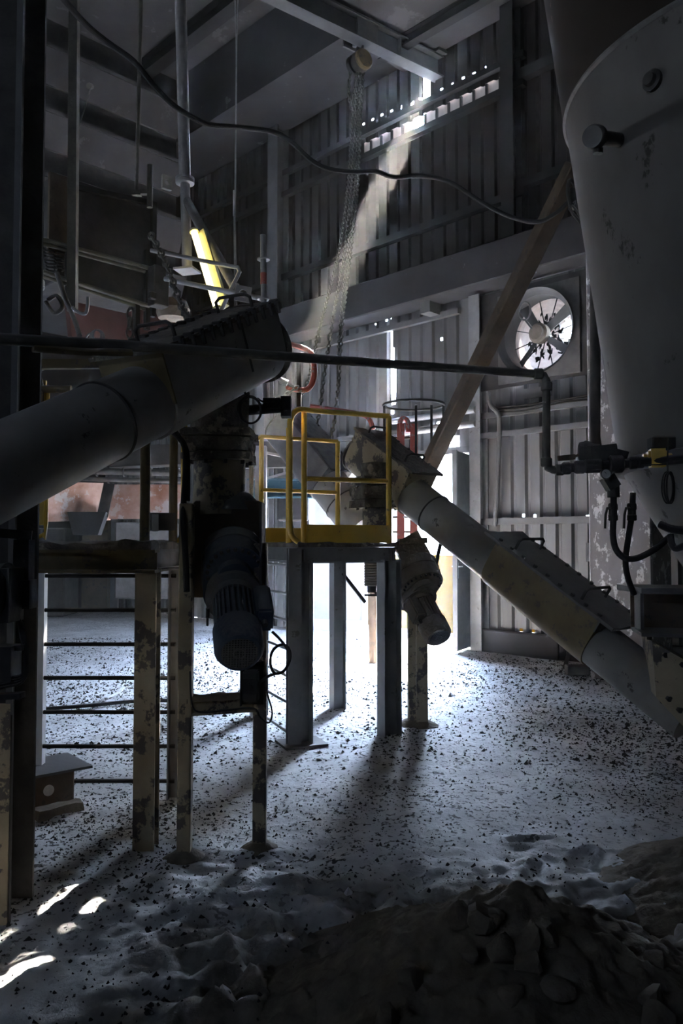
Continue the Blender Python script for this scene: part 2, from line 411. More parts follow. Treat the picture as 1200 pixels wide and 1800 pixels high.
# pale strip pieces behind the slit, two missing where the light shaft comes in
n = 0; s = s_a - .12
while s < s_b - .1:
    px = n
    if n not in (5,):
        o = thing('light_strip', 'pale backlit strip piece in the row filling the slit high on the dark wall', 'panel', B(s + .125, -.055, zs - .19), 'pale strip pieces in the high slit')
        bm = NB(); bbox(bm, s + .001, min(s + .249, s_b + .03), -.062, -.05, zs - .19, zs + .13); part('pane', bm, 'pale', o)
        bm = NB(); bbox(bm, s - .015, s + .025, -.048, -.02, zs - .17, zs + .06); part('rib', bm, 'dark', o, 'dark rib')
    s += .25; n += 1

# ---- girts, columns and plinth of the gate wall
def girt(s0, s1, z, h, t0, t1, m, label):
    b = NB(); bbox(b, s0, s1, t0, t1, z - h / 2, z + h / 2); return struct('trim_%d' % (girt.n), b, m, label, 'girt')
girt.n = 1
for (s0, s1, z, h, t0, t1, m, lab) in [
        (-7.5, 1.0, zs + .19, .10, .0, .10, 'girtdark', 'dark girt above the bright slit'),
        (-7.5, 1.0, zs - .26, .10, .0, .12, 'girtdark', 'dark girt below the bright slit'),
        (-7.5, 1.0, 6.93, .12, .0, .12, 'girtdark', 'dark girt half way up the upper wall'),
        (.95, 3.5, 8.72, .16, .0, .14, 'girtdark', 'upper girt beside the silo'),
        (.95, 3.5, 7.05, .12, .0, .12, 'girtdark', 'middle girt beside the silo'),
        (-4.2, -.25, 5.38, .09, .0, .09, 'girt', 'pale girt under the girder above the gate'),
        (.05, 2.6, 3.62, .09, .02, .11, 'girt', 'upper pale girt below the fan'),
        (.05, 2.6, 3.31, .08, .02, .11, 'girt', 'lower pale girt below the fan'),
        (.05, 2.6, 1.98, .10, .02, .10, 'girt', 'pale rail between the two lower sheets'),
        (-3.62, .0, 3.13, .10, .0, .12, 'girt', 'lintel over the gate'),
        (-3.7, .0, 3.55, .08, .02, .10, 'girt', 'pale rail over the gate')]:
    girt(s0, s1, z, h, t0, t1, m, lab); girt.n += 1
b = NB(); bbox(b, .05, 6, .0, .16, -.05, .34); bevel(b, .02, 1); struct('baseboard_back', b, 'concrete', 'concrete plinth under the ribbed wall', 'plinth')

def column(x, z0, z1, t0, w, h, m, label, name='steel_column'):
    s, _ = wp(x, 700); b = NB()
    hbeam(b, B(s, t0 + h / 2, z0), B(s, t0 + h / 2, z1), w, h, .02, .014, up=N)
    return solo(name, b, m, label, 'column')
column(849, -.02, 5.5, .02, .20, .22, 'hbeam', 'grey steel column at the hinge side of the gate, left of the fan')
column(501, 5.9, 9.9, .05, .30, .30, 'girt', 'pale steel column on the upper wall under the concrete beam')
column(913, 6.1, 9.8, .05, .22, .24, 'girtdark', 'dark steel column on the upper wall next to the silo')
column(478, -.02, 5.6, .05, .25, .25, 'hbeam', 'grey steel column behind the scaffold tube below the girder')

# ---- girder, box beam, slabs
b = NB(); bbox(b, -9, 6, .0, .50, 5.56, 6.14); bevel(b, .02, 1)
solo('crane_girder', b, 'concrete', 'long grey girder running along the wall above the gate and fan', 'girder')
b = NB(); s_, _ = wp(770, 530); bbox(b, s_ - .10, s_ + .10, .05, .35, 5.38, 5.57)
solo('bracket', b, 'girt', 'small grey bracket under the girder above the gate', 'bracket')
SB = -2.05
b = NB(); bbox(b, -9, SB + .6, .0, 1.32, 9.93, 12); struct('trim_20', b, 'concrete', 'huge concrete beam with a pale soffit at the upper left', 'beam')
b = NB(); bbox(b, SB + .6, 12, .0, 9, 9.82, 10.1); struct('ceiling', b, 'slab', 'pale stained concrete ceiling at the top right', 'ceiling')
b = NB(); bbox(b, -9, SB + .6, 1.2, 9, 11.25, 11.6); struct('ceiling_left', b, 'slab', 'concrete ceiling of the left bay', 'ceiling')
b = NB(); bbox(b, SB + .4, SB + .7, 1.2, 9, 10.0, 11.4); struct('trim_21', b, 'concrete', 'step between the two ceilings', 'beam')
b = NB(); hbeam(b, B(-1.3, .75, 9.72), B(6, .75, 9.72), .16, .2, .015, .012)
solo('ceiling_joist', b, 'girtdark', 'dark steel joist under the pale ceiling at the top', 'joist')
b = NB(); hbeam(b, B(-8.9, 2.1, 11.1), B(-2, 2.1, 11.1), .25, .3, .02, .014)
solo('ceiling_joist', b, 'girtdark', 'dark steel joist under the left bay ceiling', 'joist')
# monorail
mA = P(770, 140, 13.0); mB = P(530, -6, 11.35); mB.z = mA.z
md = (mB - mA).normalized()
b = NB(); hbeam(b, mA + V((0, 0, .18)) - md * .35, mB + md * 4 + V((0, 0, .18)), .22, .36, .03, .016)
mono = thing('monorail_beam', 'steel monorail beam under the ceiling that carries the chain hoist', 'beam', mA)
part('beam', b, 'girt', mono)
b = NB(); _, mr, mu = basis(md)
for k in (.9,): box(b, mA + md * k + V((0, 0, .18)), (.012, .2, .30), (md, mr, mu))
part('stiffener_plate', b, 'girt', mono)
b = NB(); box(b, mA - md * .1 + V((0, 0, .40)), (.5, .34, .05), (md, mr, mu)); part('end_plate', b, 'girt', mono)

# ---- louvred bin wall at the upper left (faces s = -6.1)
sL = -6.05
b = NB()
bbox(b, -9, sL - .45, 1.3, 9, 6.45, 11.3)
struct('wall_left', b, 'dark', 'dark wall behind the sloping ledges at the upper left', 'wall')
k = 0; z = 7.05
while z < 11.2:
    b = NB()
    prof = [(sL - .46, z - .62), (sL - .46, z - .02), (sL - .17, z), (sL - .14, z), (sL - .14, z - .07), (sL - .17, z - .07), (sL - .40, z - .62)]
    pa = [B(s, 1.25, zz) for s, zz in prof]
    prism(b, pa, N * 7.5)
    lab = ['lowest sloping concrete ledge of the upper left wall', 'second sloping concrete ledge from the bottom of the upper left wall',
           'third sloping concrete ledge from the bottom, upper left wall', 'topmost full sloping concrete ledge of the upper left wall'][k]
    o = struct('trim_%d' % (30 + k), b, 'slab', lab, 'ledge')
    z += 1.19; k += 1
b = NB(); bbox(b, -9.2, sL - .3, 1.0, 9, 6.2, 6.46); struct('trim_35', b, 'concrete', 'lower edge beam of the upper left wall', 'beam')

# ---- shell the light bounces in
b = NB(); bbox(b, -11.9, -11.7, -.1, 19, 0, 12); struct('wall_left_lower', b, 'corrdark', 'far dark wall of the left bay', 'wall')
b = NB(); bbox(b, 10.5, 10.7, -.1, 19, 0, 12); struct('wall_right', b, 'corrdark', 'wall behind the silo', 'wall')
b = NB(); bbox(b, -11.8, 10.6, 17, 17.2, 0, 4.6); bbox(b, -11.8, 10.6, 17, 17.2, 4.77, 12); bbox(b, -11.8, 3.5, 17, 17.2, 4.6, 4.77); bbox(b, 9.5, 10.6, 17, 17.2, 4.6, 4.77)  # high slot added out of view to give weak front fill
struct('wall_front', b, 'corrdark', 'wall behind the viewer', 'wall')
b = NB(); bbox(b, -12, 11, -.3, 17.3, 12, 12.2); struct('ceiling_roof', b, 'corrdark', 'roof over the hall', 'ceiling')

# ---- floor
def fh(x, y):
    p = V((x, y, 0)); h = noise.fractal(p * 1.1, 1.0, 2.0, 4) * .012 + noise.fractal(p * 5.5, .8, 2.1, 5) * .008
    near = max(0, min(1, (4.6 - y) / 1.6)) * max(0, min(1, (x + .95 + (y - 2.5) * .25) / .6))
    if near > 0:
        c = noise.cell_vector(p * 1); 
        a = abs(noise.fractal(p * 2.6 + V((3.1, 1.7, 0)), .9, 2.1, 5)); d = noise.fractal(p * 7 + V((9, 2, 0)), .8, 2.1, 4)
        h += near * (.085 - a * .20 + d * .05)
    mid = max(0, min(1, (6 - y) / 2)); h += mid * .008 * noise.fractal(p * 12, .8, 2, 3)
    for fx, fy, an, dp in FEET:
        dx, dy = x - fx, y - fy; ca, sa = math.cos(an), math.sin(an); lx, ly = dx * ca + dy * sa, -dx * sa + dy * ca
        e = (lx / .15) ** 2 + (ly / .058) ** 2
        if e < 1.9:
            h += -dp * max(0, 1 - e ** 2) + dp * .5 * math.exp(-((e - 1.35) / .3) ** 2)
            if e < .8: h += .004 * math.sin(lx * 190)
    return h
FEET = [(-.18, 3.18, .7, .035), (.10, 3.72, .5, .03), (-.42, 2.95, 1.1, .03), (.32, 3.95, .9, .025), (-.55, 3.35, .6, .025), (.95, 4.0, 1.2, .03), (1.25, 4.25, .9, .03), (1.05, 4.5, .3, .025), (1.45, 3.7, 2.1, .03), (-.25, 3.75, 1.8, .022)]
def axis(lo, hi, bands):
    v = [lo]
    while v[-1] < hi:
        st = next(s for a, s in bands if v[-1] < a); v.append(v[-1] + st)
    return v
xs = axis(-14, 13, [(-6, .5), (-2.4, .09), (2.6, .024), (5, .09), (99, .5)])
ys = axis(-12, 26, [(1.9, .4), (5.2, .022), (9, .06), (15, .15), (99, .5)])
b = NB(); rows = []
for y in ys:
    rows.append([b.verts.new((x, y, fh(x, y) if 1.5 < y < 14 and -6 < x < 6 else noise.fractal(V((x, y, 0)) * 1.1, 1, 2, 3) * .012)) for x in xs])
for r0, r1 in zip(rows, rows[1:]):
    for i in range(len(xs) - 1):
        q = (r0[i], r0[i + 1], r1[i + 1], r1[i])
        cx = (q[0].co + q[2].co) / 2
        if (cx - W0).dot(N) < -.25: continue
        b.faces.new(q)
struct('floor', b, 'floor', 'dust covered floor littered with dark grit and footprints', 'floor', ang=180)

# ---- outdoors beyond the gate
b = NB(); bbox(b, -14, 9, -14, -.24, -.25, -.03); struct('floor_outside', b, 'outground', 'bright paved yard beyond the gate', 'yard')
b = NB(); bbox(b, -7, onwall(716, 900, -1.9)[0], -2.15, -1.75, 1.46, 4.6); struct('wall_outside_blocker', b, 'outwall', 'tall white wall added outside the left half of the gate to narrow the daylight', 'wall')  # tall wall added to block sky and sun through the gate's left part
b = NB(); bbox(b, -6, 3.5, -2.15, -1.74, -.05, 1.42); struct('wall_outside_lower', b, 'outyellow', 'yellow lower half of the wall outside the gate', 'wall')

# ---- haze in the hall
hm = bpy.data.materials.new('hall_dust'); hm.use_nodes = True; t = hm.node_tree; t.nodes.clear()
ho = t.nodes.new('ShaderNodeOutputMaterial'); hv = t.nodes.new('ShaderNodeVolumeScatter')
hv.inputs['Color'].default_value = (1, .95, .90, 1); hv.inputs['Density'].default_value = HAZE; hv.inputs['Anisotropy'].default_value = .62
t.links.new(hv.outputs[0], ho.inputs['Volume'])
b = NB(); bbox(b, -11.65, 10.45, .03, 16.95, .0, 11.95)
hz = solo('dust_haze', b, hm, 'thin dust hanging in the air of the hall', 'haze', kind='stuff')

# ---- gate opening and the added rear fill slot (sampling guides only: they emit nothing themselves)
def portal(name, c, d, sx_, sy_):
    l = bpy.data.lights.new(name, 'AREA'); l.shape = 'RECTANGLE'; l.size = sx_; l.size_y = sy_
    l.cycles.is_portal = True
    o = bpy.data.objects.new(name, l); COL.objects.link(o); o.location = c
    o.rotation_euler = V(d).to_track_quat('-Z', 'Y').to_euler()
portal('gate_daylight', B(GS0 / 2, -.02, GZ / 2), N, 3.6, 3.1)
portal('rear_fill_slot', B(6.5, 16.98, 4.685), -N, 6.0, .17)

# ============================================================ GATE LEAVES AND FAN
d1 = thing('door_1', 'dark grey gate leaf standing open beside the pale column', 'door', B(0, 0, 0)); d1['kind'] = 'structure'
f0 = G(801, 1149); f0.z = 0; hg = B(-.10, .02, 0); dd = (f0 - hg).normalized()
b = NB(); bar(b, hg + V((0, 0, 1.54)), f0 + V((0, 0, 1.54)), .05, 3.02); bevel(b, .008, 1); part('leaf', b, 'dark', d1)
b = NB(); bar(b, f0 + V((0, 0, .04)) , f0 + V((0, 0, 3.06)), .07, .05, dd); part('edge_strip', b, 'girt', d1, 'pale edge strip')
b = NB(); nn = dd.cross(Z); p = f0 - dd * .03 + V((0, 0, 1.30))
for sg in (-1, 1):
    tube(b, [p, p + nn * .06 * sg, p + nn * .065 * sg - dd * .10], .010, 8)
box(b, p + V((0, 0, -.06)), (.03, .065, .24), (dd, nn, Z)); part('handle', b, 'lightpipe', d1, 'steel lever handle')
d2 = thing('door_2', 'pale gate leaf with a recessed panel at the left of the gate', 'door', G(600, 1113)); d2['kind'] = 'structure'
a0, a1 = G(548, 1110), G(641, 1114); a0.z = a1.z = 0
b = NB(); bar(b, a0 + Z * 1.5, a1 + Z * 1.5, .03, 2.9); part('sheet', b, 'gatewhite', d2)
b = NB(); da = (a1 - a0).normalized()
for q in (a0, a1): bar(b, q + Z * .02, q + Z * 3.02, .07, .09, da)
for z in (.13, 1.55, 2.95): bar(b, a0 + Z * z, a1 + Z * z, .06, .22 if z < 1 else .09)
part('frame', b, 'white', d2)

fan = thing('wall_fan', 'round dust-caked exhaust fan in a dark panel high on the gate wall', 'fan', B(FAN_S, 0, FAN_Z - .62))
FC = B(FAN_S, 0, FAN_Z)
def fp(r, a, t): return FC + U * (r * math.cos(a)) + Z * (r * math.sin(a)) + N * t
def plate_hole(bm, c, ax, ay, az, w, h, r, th, n=48, off=(0, 0)):
    outer = []; inner = []
    for k in range(n):
        a = 2 * math.pi * k / n; ca, sa = math.cos(a), math.sin(a)
        inner.append(c + ax * ca * r + ay * sa * r)
        m = max(abs(ca), abs(sa)); X, Y = ca / m, sa / m
        outer.append(c + ax * (X * w / 2 + off[0]) + ay * (Y * h / 2 + off[1]))
    L = [[bm.verts.new(p) for p in q] for q in (outer, inner, [p + az * th for p in inner], [p + az * th for p in outer])]
    for i in range(4): skin(bm, L[i], L[(i + 1) % 4])
b = NB(); plate_hole(b, FC + N * .05, U, Z, N, 2.3, 1.5, .60, .02, off=(.10, .02)); part('panel', b, 'dark', fan)
b = NB(); hexa(b, [FC + U * i * .75 + N * j + Z * k for j, k in ((-.34, .66), (-1.25, .30)) for i, k in ((-1, k), (1, k), (1, k + .02), (-1, k + .02))]); part('sun_blocking_hood', b, 'girt', fan)  # unseen hood added outside to keep direct sun out of the fan
b = NB(); plate_hole(b, FC + N * .071, U, Z, N, 1.36, 1.36, .575, .03); part('mounting_frame', b, 'steel', fan)
b = NB(); A_ = None
prof = [(-.30, .56), (.10, .56), (.20, .64), (.21, .64), (.11, .575), (-.30, .575)]
rr = [[b.verts.new(fp(r, 2 * math.pi * k / 48, t)) for k in range(48)] for t, r in prof]
for i in range(len(rr)): skin(b, rr[i], rr[(i + 1) % len(rr)])
part('duct_ring', b, 'girt', fan)
b = NB(); gr = [.06 + .5 * i / 14 for i in range(15)]; NA = 72; vv = {}
def gv(i, k):
    k %= NA
    if (i, k) not in vv: vv[i, k] = b.verts.new(fp(gr[i], 2 * math.pi * k / NA, -.20 - .012 * (i % 2)))
    return vv[i, k]
for i in range(14):
    for k in range(NA):
        a = ((k + .5) * 360 / NA + 180) % 360 - 180; r = (gr[i] + gr[i + 1]) / 2 / .56
        jit = noise.noise(V((i * .7, k * .45, 3)))
        if -22 + jit * 16 < a < 30 + jit * 14 and r > .42 + jit * .2: continue
        b.faces.new((gv(i, k), gv(i + 1, k), gv(i + 1, k + 1), gv(i, k + 1)))
part('guard', b, 'guard', fan, 'pale dust caked wire guard with a hole')
b = NB()
for k in range(12): bar(b, fp(.08, k * math.pi / 6 + .2, -.17), fp(.56, k * math.pi / 6 + .2, -.17), .012, .012, N)
part('guard_wire', b, 'dark', fan)
b = NB(); rg = random.Random(3)
for k in range(95):
    a = rg.uniform(0, 6.28); r = abs(rg.gauss(.24, .07)); c = fp(r, a, -.165)
    box(b, c, (rg.uniform(.02, .07), rg.uniform(.02, .06), .02), (fp(1, a + rg.uniform(-1, 1), 0) - FC, Z, N))
part('clogged_dirt', b, 'black', fan)
b = NB(); lathe(b, FC - N * .12, N, [(0, .10), (.10, .15), (.20, .15), (.22, .12), (.27, .11), (.28, .03)], 24); part('hub', b, 'gear', fan)
for k, a in enumerate((R(32), R(122), R(228), R(322))):
    b = NB(); ca = fp(1, a, 0) - FC; ta = N.cross(ca).normalized(); tw = (ta * .82 + N * .45).normalized()
    prism(b, [FC + ca * .13 - tw * .05 - N * .03, FC + ca * .53 - tw * .07 - N * .03, FC + ca * .54 + tw * .09 - N * .03, FC + ca * .13 + tw * .05 - N * .03], N * .012)
    part('blade', b, 'girt', fan)
b = NB(); torus(b, FC - U * .16 + Z * .34 + N * .17, N, .13, .014, sx=.75); tube(b, [FC - U * .16 + Z * .21 + N * .17, FC - U * .05 + Z * .05 + N * .14, FC + N * .1], .014, 8, 4); part('power_cable', b, 'girt', fan)
b = NB(); p0, z0 = wp(945, 691); bbox(b, p0 - .22, p0 + .25, .03, .05, z0 - .07, z0 + .08)  # opaque pale strip: the light in the gap is put into its colour
solo('lit_gap_strip', b, 'girt', 'narrow pale strip in place of the lit gap under the fan panel', 'strip')

# ============================================================ SILO
SC = V((2.95, 5.13, 0))
silo = thing('silo', 'huge grey cone shaped silo at the right edge', 'silo', SC + Z * .75)
rS = lambda z: 1.1 + (z - 2.23) * (.427 / 3.17)
b = NB(); lathe(b, SC + Z * 2.2, Z, [(i * .3, rS(2.2 + i * .3)) for i in range(9)], 96, caps=False)
lathe(b, SC + Z * 2.2, Z, [(i * .3, rS(2.2 + i * .3) - .012) for i in range(9)], 96, caps=False); part('shell', b, 'silo', silo)
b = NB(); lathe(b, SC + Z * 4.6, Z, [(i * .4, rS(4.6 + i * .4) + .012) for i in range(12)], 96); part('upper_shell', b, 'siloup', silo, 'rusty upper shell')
b = NB(); lathe(b, SC + Z * 4.585, Z, [(0, rS(4.585) + .005), (.012, rS(4.6) + .022), (.03, rS(4.61) + .016)], 96, caps=False); part('weld_seam', b, 'steel', silo)
b = NB(); lathe(b, SC + Z * .75, Z, [(0, .24), (.68, .66), (1.40, 1.085), (1.47, 1.10)], 96); part('hopper_cone', b, 'silo', silo)
b = NB(); lathe(b, SC + Z * 2.11, Z, [(0, 1.03), (.015, 1.15), (.05, 1.165), (.085, 1.15), (.10, 1.08)], 96, caps=False); part('ring_beam', b, 'steel', silo)
def on_silo(x, y):
    r = ray(x, y); lo = None; k = 2.5 / r.y
    while k < 9 / r.y:
        p = V((r.x * k, r.y * k, EYE + r.z * k)); q = V((p.x - SC.x, p.y - SC.y))
        rad = rS(p.z) if p.z > 2.2 else max(.24, .24 + (p.z - .75) * .595)
        if q.length <= rad: return p, V((q.x, q.y, 0)).normalized()
        k += .004 / r.y
    return None
def stub(x, y, x2, rad, flabel, parts_):
    p, n_ = on_silo(x2, y + 6); e = P(x, y, p.y - .30); dr = (p - e).normalized()
    o = thing('inspection_nozzle', flabel, 'nozzle', p)
    b = NB(); cyl(b, e + dr * .09, p + dr * .06, rad * .62, n=20); part('neck', b, 'dark', o)
    b = NB(); lathe(b, e, dr, [(0, rad * .9), (.015, rad), (.07, rad), (.09, rad * .8)], 24); part('cap', b, 'steel', o)
    b = NB()
    for k in range(2): cyl(b, e + dr * (.06 + .05 * k) - Z * rad, e + dr * (.06 + .05 * k) - Z * (rad + .03), .02, n=10)
    part('lug', b, 'dark', o)
stub(1040, 240, 1088, .065, 'dusty capped nozzle sticking out of the silo near its weld seam', 0)
p, n_ = on_silo(1148, 142); b = NB(); lathe(b, p - n_ * .01, n_, [(0, .06), (.03, .06), (.035, .04), (.06, .035)], 18); solo('port_plug', b, 'dark', 'small dark plug on the silo above the weld seam', 'plug')

# plastered column beside the silo and things on it
c0 = G(1037, 1192); s0, t0 = ST(c0); s1, _ = onwall(1146, 1000, t0)
b = NB(); bbox(b, s0, s1, t0 - .55, t0, -.05, 9.8); bevel(b, .02, 1)
solo('plastered_column', b, 'plaster', 'speckled grey column behind the silo with peeling plaster', 'column')
b = NB(); bbox(b, s0 - .10, s0 - .005, t0 - .3, t0 - .1, 1.42, 1.66); bevel(b, .01, 1); solo('switch_box', b, 'girt', 'small pale switch box on the left edge of the speckled column', 'box')
b = NB(); pA = P(1046, 480, 8.0); pB = P(1046, 775, 8.0); tube(b, [pA + Z * 1.5, pA, pB + Z * .3, pB, pB + V((.04, -.05, -.18)), pB + V((.16, -.12, -.35))], .055, 12, 4)
solo('downpipe', b, 'dark', 'dark vertical pipe running down behind the silo edge', 'pipe')

# support bracket of the silo
q = P(1120, 1075, 4.75)
b = NB(); x0 = q.x; x1 = 3.2
hexa(b, [V((x0, 4.68, q.z - .01 + .12)), V((x1, 4.40, q.z + .10)), V((x1, 4.8, q.z + .10)), V((x0, 5.1, q.z - .01 + .12)),
         V((x0, 4.68, q.z + .145)), V((x1, 4.40, q.z + .14)), V((x1, 4.8, q.z + .14)), V((x0, 5.1, q.z + .145))])
br = thing('support_beam', 'rusty brown channel beam sticking out under the silo', 'beam', V((x0, 4.8, q.z - .13)))
part('top_flange', b, 'steel', br)
b = NB(); bar(b, V((x0 - .02, 4.72, q.z - .115)), V((x1, 4.44, q.z - .125)), .34, .02); part('bottom_flange', b, 'steel', br)
b = NB(); bar(b, V((x0 + .02, 4.92, q.z)), V((x1, 4.64, q.z)), .02, .24); part('web', b, 'brown', br)
b = NB(); bar(b, V((x0 + .01, 4.75, q.z - .10)), V((x0 + .01, 4.75, q.z + .12)), .02, .10, V((0, 1, 0))); part('end_rib', b, 'steel', br)
b = NB()
for k in range(3): cyl(b, V((x0 + .05 + .25 * k, 4.70 - .07 * k, q.z - .125)), V((x0 + .05 + .25 * k, 4.70 - .07 * k, q.z - .16)), .016, n=6)
part('bolt', b, 'dark', br)

# ============================================================ SCREW CONVEYORS
def conveyor(label, T, L, dia, troughs, tubeM, troughM, lidM, endR=0, teeth=True, handles=True, lidw=1.25, wall=1.3):
    T, L = V(T), V(L); ax = (L - T); ln = ax.length; d, r, u = basis(ax); rad = dia / 2
    o = thing('screw_conveyor', label, 'conveyor', L)
    b = NB(); cyl(b, T + d * .02, L, rad, n=48); part('tube', b, tubeM, o)
    for (a0, a1) in troughs:
        R1 = rad * 1.07; A0 = T + d * a0; pts = []
        for k in range(17):
            a = math.pi + math.pi * k / 16; pts.append(A0 + r * math.cos(a) * R1 + u * math.sin(a) * R1)
        pts += [A0 + r * R1 + u * rad * wall, A0 - r * R1 + u * rad * wall]
        b = NB(); prism(b, pts, d * (a1 - a0)); tr = part('trough', b, troughM, o)
        b = NB(); bar(b, A0 - d * .02 + u * (rad * wall + .008), A0 + d * (a1 - a0 + .05) + u * (rad * wall + .008), dia * lidw, .016, u)
        bmesh.ops.subdivide_edges(b, edges=b.edges[:], cuts=10, use_grid_fill=True)
        for v in b.verts:
            if (v.co - A0).dot(u) > rad * wall + .008: v.co += u * (.006 + .018 * noise.noise(v.co * 9))
        part('lid', b, lidM, o)
        if teeth:
            n = int((a1 - a0) / .085)
            for sg in (-1, 1):
                for k in range(n):
                    c = A0 + d * (.04 + k * .085) + r * (sg * dia * lidw * .48) + u * (rad * wall + .022)
                    b = NB(); box(b, c, (.035, .05, .035), (d, r, u)); box(b, c - u * .03 + r * sg * .02, (.022, .018, .07), (d, r, u)); bevel(b, .005, 1)
                    part('clamp', b, 'dark', o)
        else:
            n = int((a1 - a0) / .16)
            for k in range(n):
                c = A0 + d * (.07 + k * .16) - r * (dia * lidw * .44) + u * (rad * wall + .016)
                b = NB(); cyl(b, c, c + u * .02, .014, n=6); part('lid_bolt', b, 'dark', o)
        if handles:
            for f in (.12, .80):
                c = A0 + d * ((a1 - a0) * f) + u * (rad * wall + .012); w = dia * .32
                b = NB(); tube(b, [c - r * w, c - r * w + u * .07, c - r * (w - .03) + u * .09, c + r * (w - .03) + u * .09, c + r * w + u * .07, c + r * w], .010, 8); part('lid_handle', b, 'dark', o)
        b = NB(); lathe(b, A0 + d * (a1 - a0 + .30), d, [(0, rad), (.003, rad + .008), (.012, rad + .008), (.015, rad)], 48, caps=False)
        part('weld_seam', b, 'dark', o)
    if endR:
        b = NB(); lathe(b, T - d * .05, d, [(0, endR * .55), (.01, endR), (.03, endR), (.035, endR * .9)], 40); part('end_plate', b, 'crust', o)
    return o, d, r, u
T1 = P(452, 613, 4.72); L1 = P(-120, 885, 2.85)
c1, d1_, r1_, u1_ = conveyor('big screw conveyor tube crossing the upper left foreground, clamped lid on top', T1, L1, .365, [(0.0, 1.10)], 'tube', 'tube', 'crust', endR=.215, lidw=1.18, wall=1.28)
b = NB(); A0 = T1 + d1_ * 1.103
R1 = .365 / 2 * 1.09
prism(b, [A0 - r1_ * R1 - u1_ * .02, A0 + r1_ * R1 - u1_ * .02, A0 + r1_ * R1 + u1_ * .228, A0 - r1_ * R1 + u1_ * .228], d1_ * .012)
part('trough_end', b, 'yelldark', c1, 'dirty yellow end plate of the trough')
b = NB(); bar(b, T1 + d1_ * .42 - r1_ * .209 + u1_ * .215, T1 + d1_ * .42 - r1_ * .209 - u1_ * .05, .012, .006, r1_); part('joint', b, 'dark', c1)

T2 = P(633, 800, 8.0); L2 = P(1215, 1262, 5.55)
lenT = (L2 - T2).length
c2, d2_, r2_, u2_ = conveyor('long screw conveyor sloping down to the right in front of the gate', T2, L2, .36, [(0.0, .85)], 'tube', 'cream', 'crust', endR=.20, teeth=False, lidw=1.2, wall=1.45)
def on_axis2(x):
    lo, hi = 0, lenT
    for _ in range(40):
        m_ = (lo + hi) / 2; p = T2 + d2_ * m_
        if p.x / (p.y * math.cos(PITCH) + (p.z - EYE) * math.sin(PITCH)) * FOC + 600 < x: lo = m_
        else: hi = m_
    return lo
aa, ab = on_axis2(876), on_axis2(1052)
R1 = .18 * 1.07; A0 = T2 + d2_ * aa
b = NB(); pts = [A0 + r2_ * math.cos(math.pi + math.pi * k / 16) * R1 + u2_ * math.sin(math.pi + math.pi * k / 16) * R1 for k in range(17)]
pts += [A0 + r2_ * R1 + u2_ * .25, A0 - r2_ * R1 + u2_ * .25]; prism(b, pts, d2_ * (ab - aa)); part('lower_trough', b, 'yelldark', c2, 'yellowish lower trough')
b = NB(); bar(b, A0 - d2_ * .10 + u2_ * .258, A0 + d2_ * (ab - aa + .14) + u2_ * .258, .52, .018, u2_); bmesh.ops.subdivide_edges(b, edges=b.edges[:], cuts=12, use_grid_fill=True)
for v in b.verts:
    if (v.co - A0).dot(u2_) > .26: v.co += u2_ * (.004 + .014 * noise.noise(v.co * 11))
part('lower_lid', b, 'steel', c2, 'dark flat lid of the lower trough')
for k in range(9):
    for sg in (-1, 1):
        c = A0 + d2_ * (.05 + k * (ab - aa) / 8.5) + r2_ * (sg * .225) + u2_ * .268
        b = NB(); cyl(b, c, c + u2_ * .022, .016, n=6); part('lid_bolt', b, 'dark', c2)
for f in (.16, .80):
    c = A0 + d2_ * ((ab - aa) * f) + u2_ * .268; w = .17
    b = NB(); tube(b, [c - r2_ * w, c - r2_ * w + u2_ * .08, c - r2_ * (w - .03) + u2_ * .10, c + r2_ * (w - .03) + u2_ * .10, c + r2_ * w + u2_ * .08, c + r2_ * w], .012, 8); part('lid_handle', b, 'dark', c2)
b = NB(); bar(b, A0 + d2_ * (ab - aa + .0) + u2_ * .25 , A0 + d2_ * (ab - aa + .012) + u2_ * .25, .42, .12, u2_, (0, -.05)); part('trough_end', b, 'steel', c2)
# bolted chute plate at the lower end, by the silo
q0, q1, q2, q3 = P(1146, 1128, 5.35), P(1153, 1226, 5.35), P(1250, 1330, 5.0), P(1300, 1215, 5.0)
ch = thing('hopper_chute', 'bolted pale plate chute at the right edge that feeds the sloping conveyor', 'chute', q1)
b = NB(); prism(b, [q0, q1, q2, q3], V((.12, .5, 0))); part('plate', b, 'cream', ch)
b = NB()
for k in range(6):
    c = q0.lerp(q1, (k + .5) / 5.4) + V((.05, -.02, -.02)); cyl(b, c, c + V((0, .05, 0)), .02, n=6)
for k in range(5):
    c = q1.lerp(q2, (k + .8) / 5) + V((.03, -.02, .05)); cyl(b, c, c + V((0, .05, 0)), .02, n=6)
    c = q0.lerp(q3, (k + .6) / 5) + V((0.02, -.02, -.05)); cyl(b, c, c + V((0, .05, 0)), .02, n=6)
part('bolt_row', b, 'dark', ch)

# third conveyor further back, seen through the yellow rails
T3 = P(498, 752, 9.6); L3 = P(640, 930, 8.9)
c3, d3_, r3_, u3_ = conveyor('grey conveyor trough behind the middle railing, sloping to the right', T3, L3, .46, [(.0, 1.0)], 'tube', 'steel', 'dark', endR=.24, teeth=False, handles=False, lidw=1.15, wall=1.1)

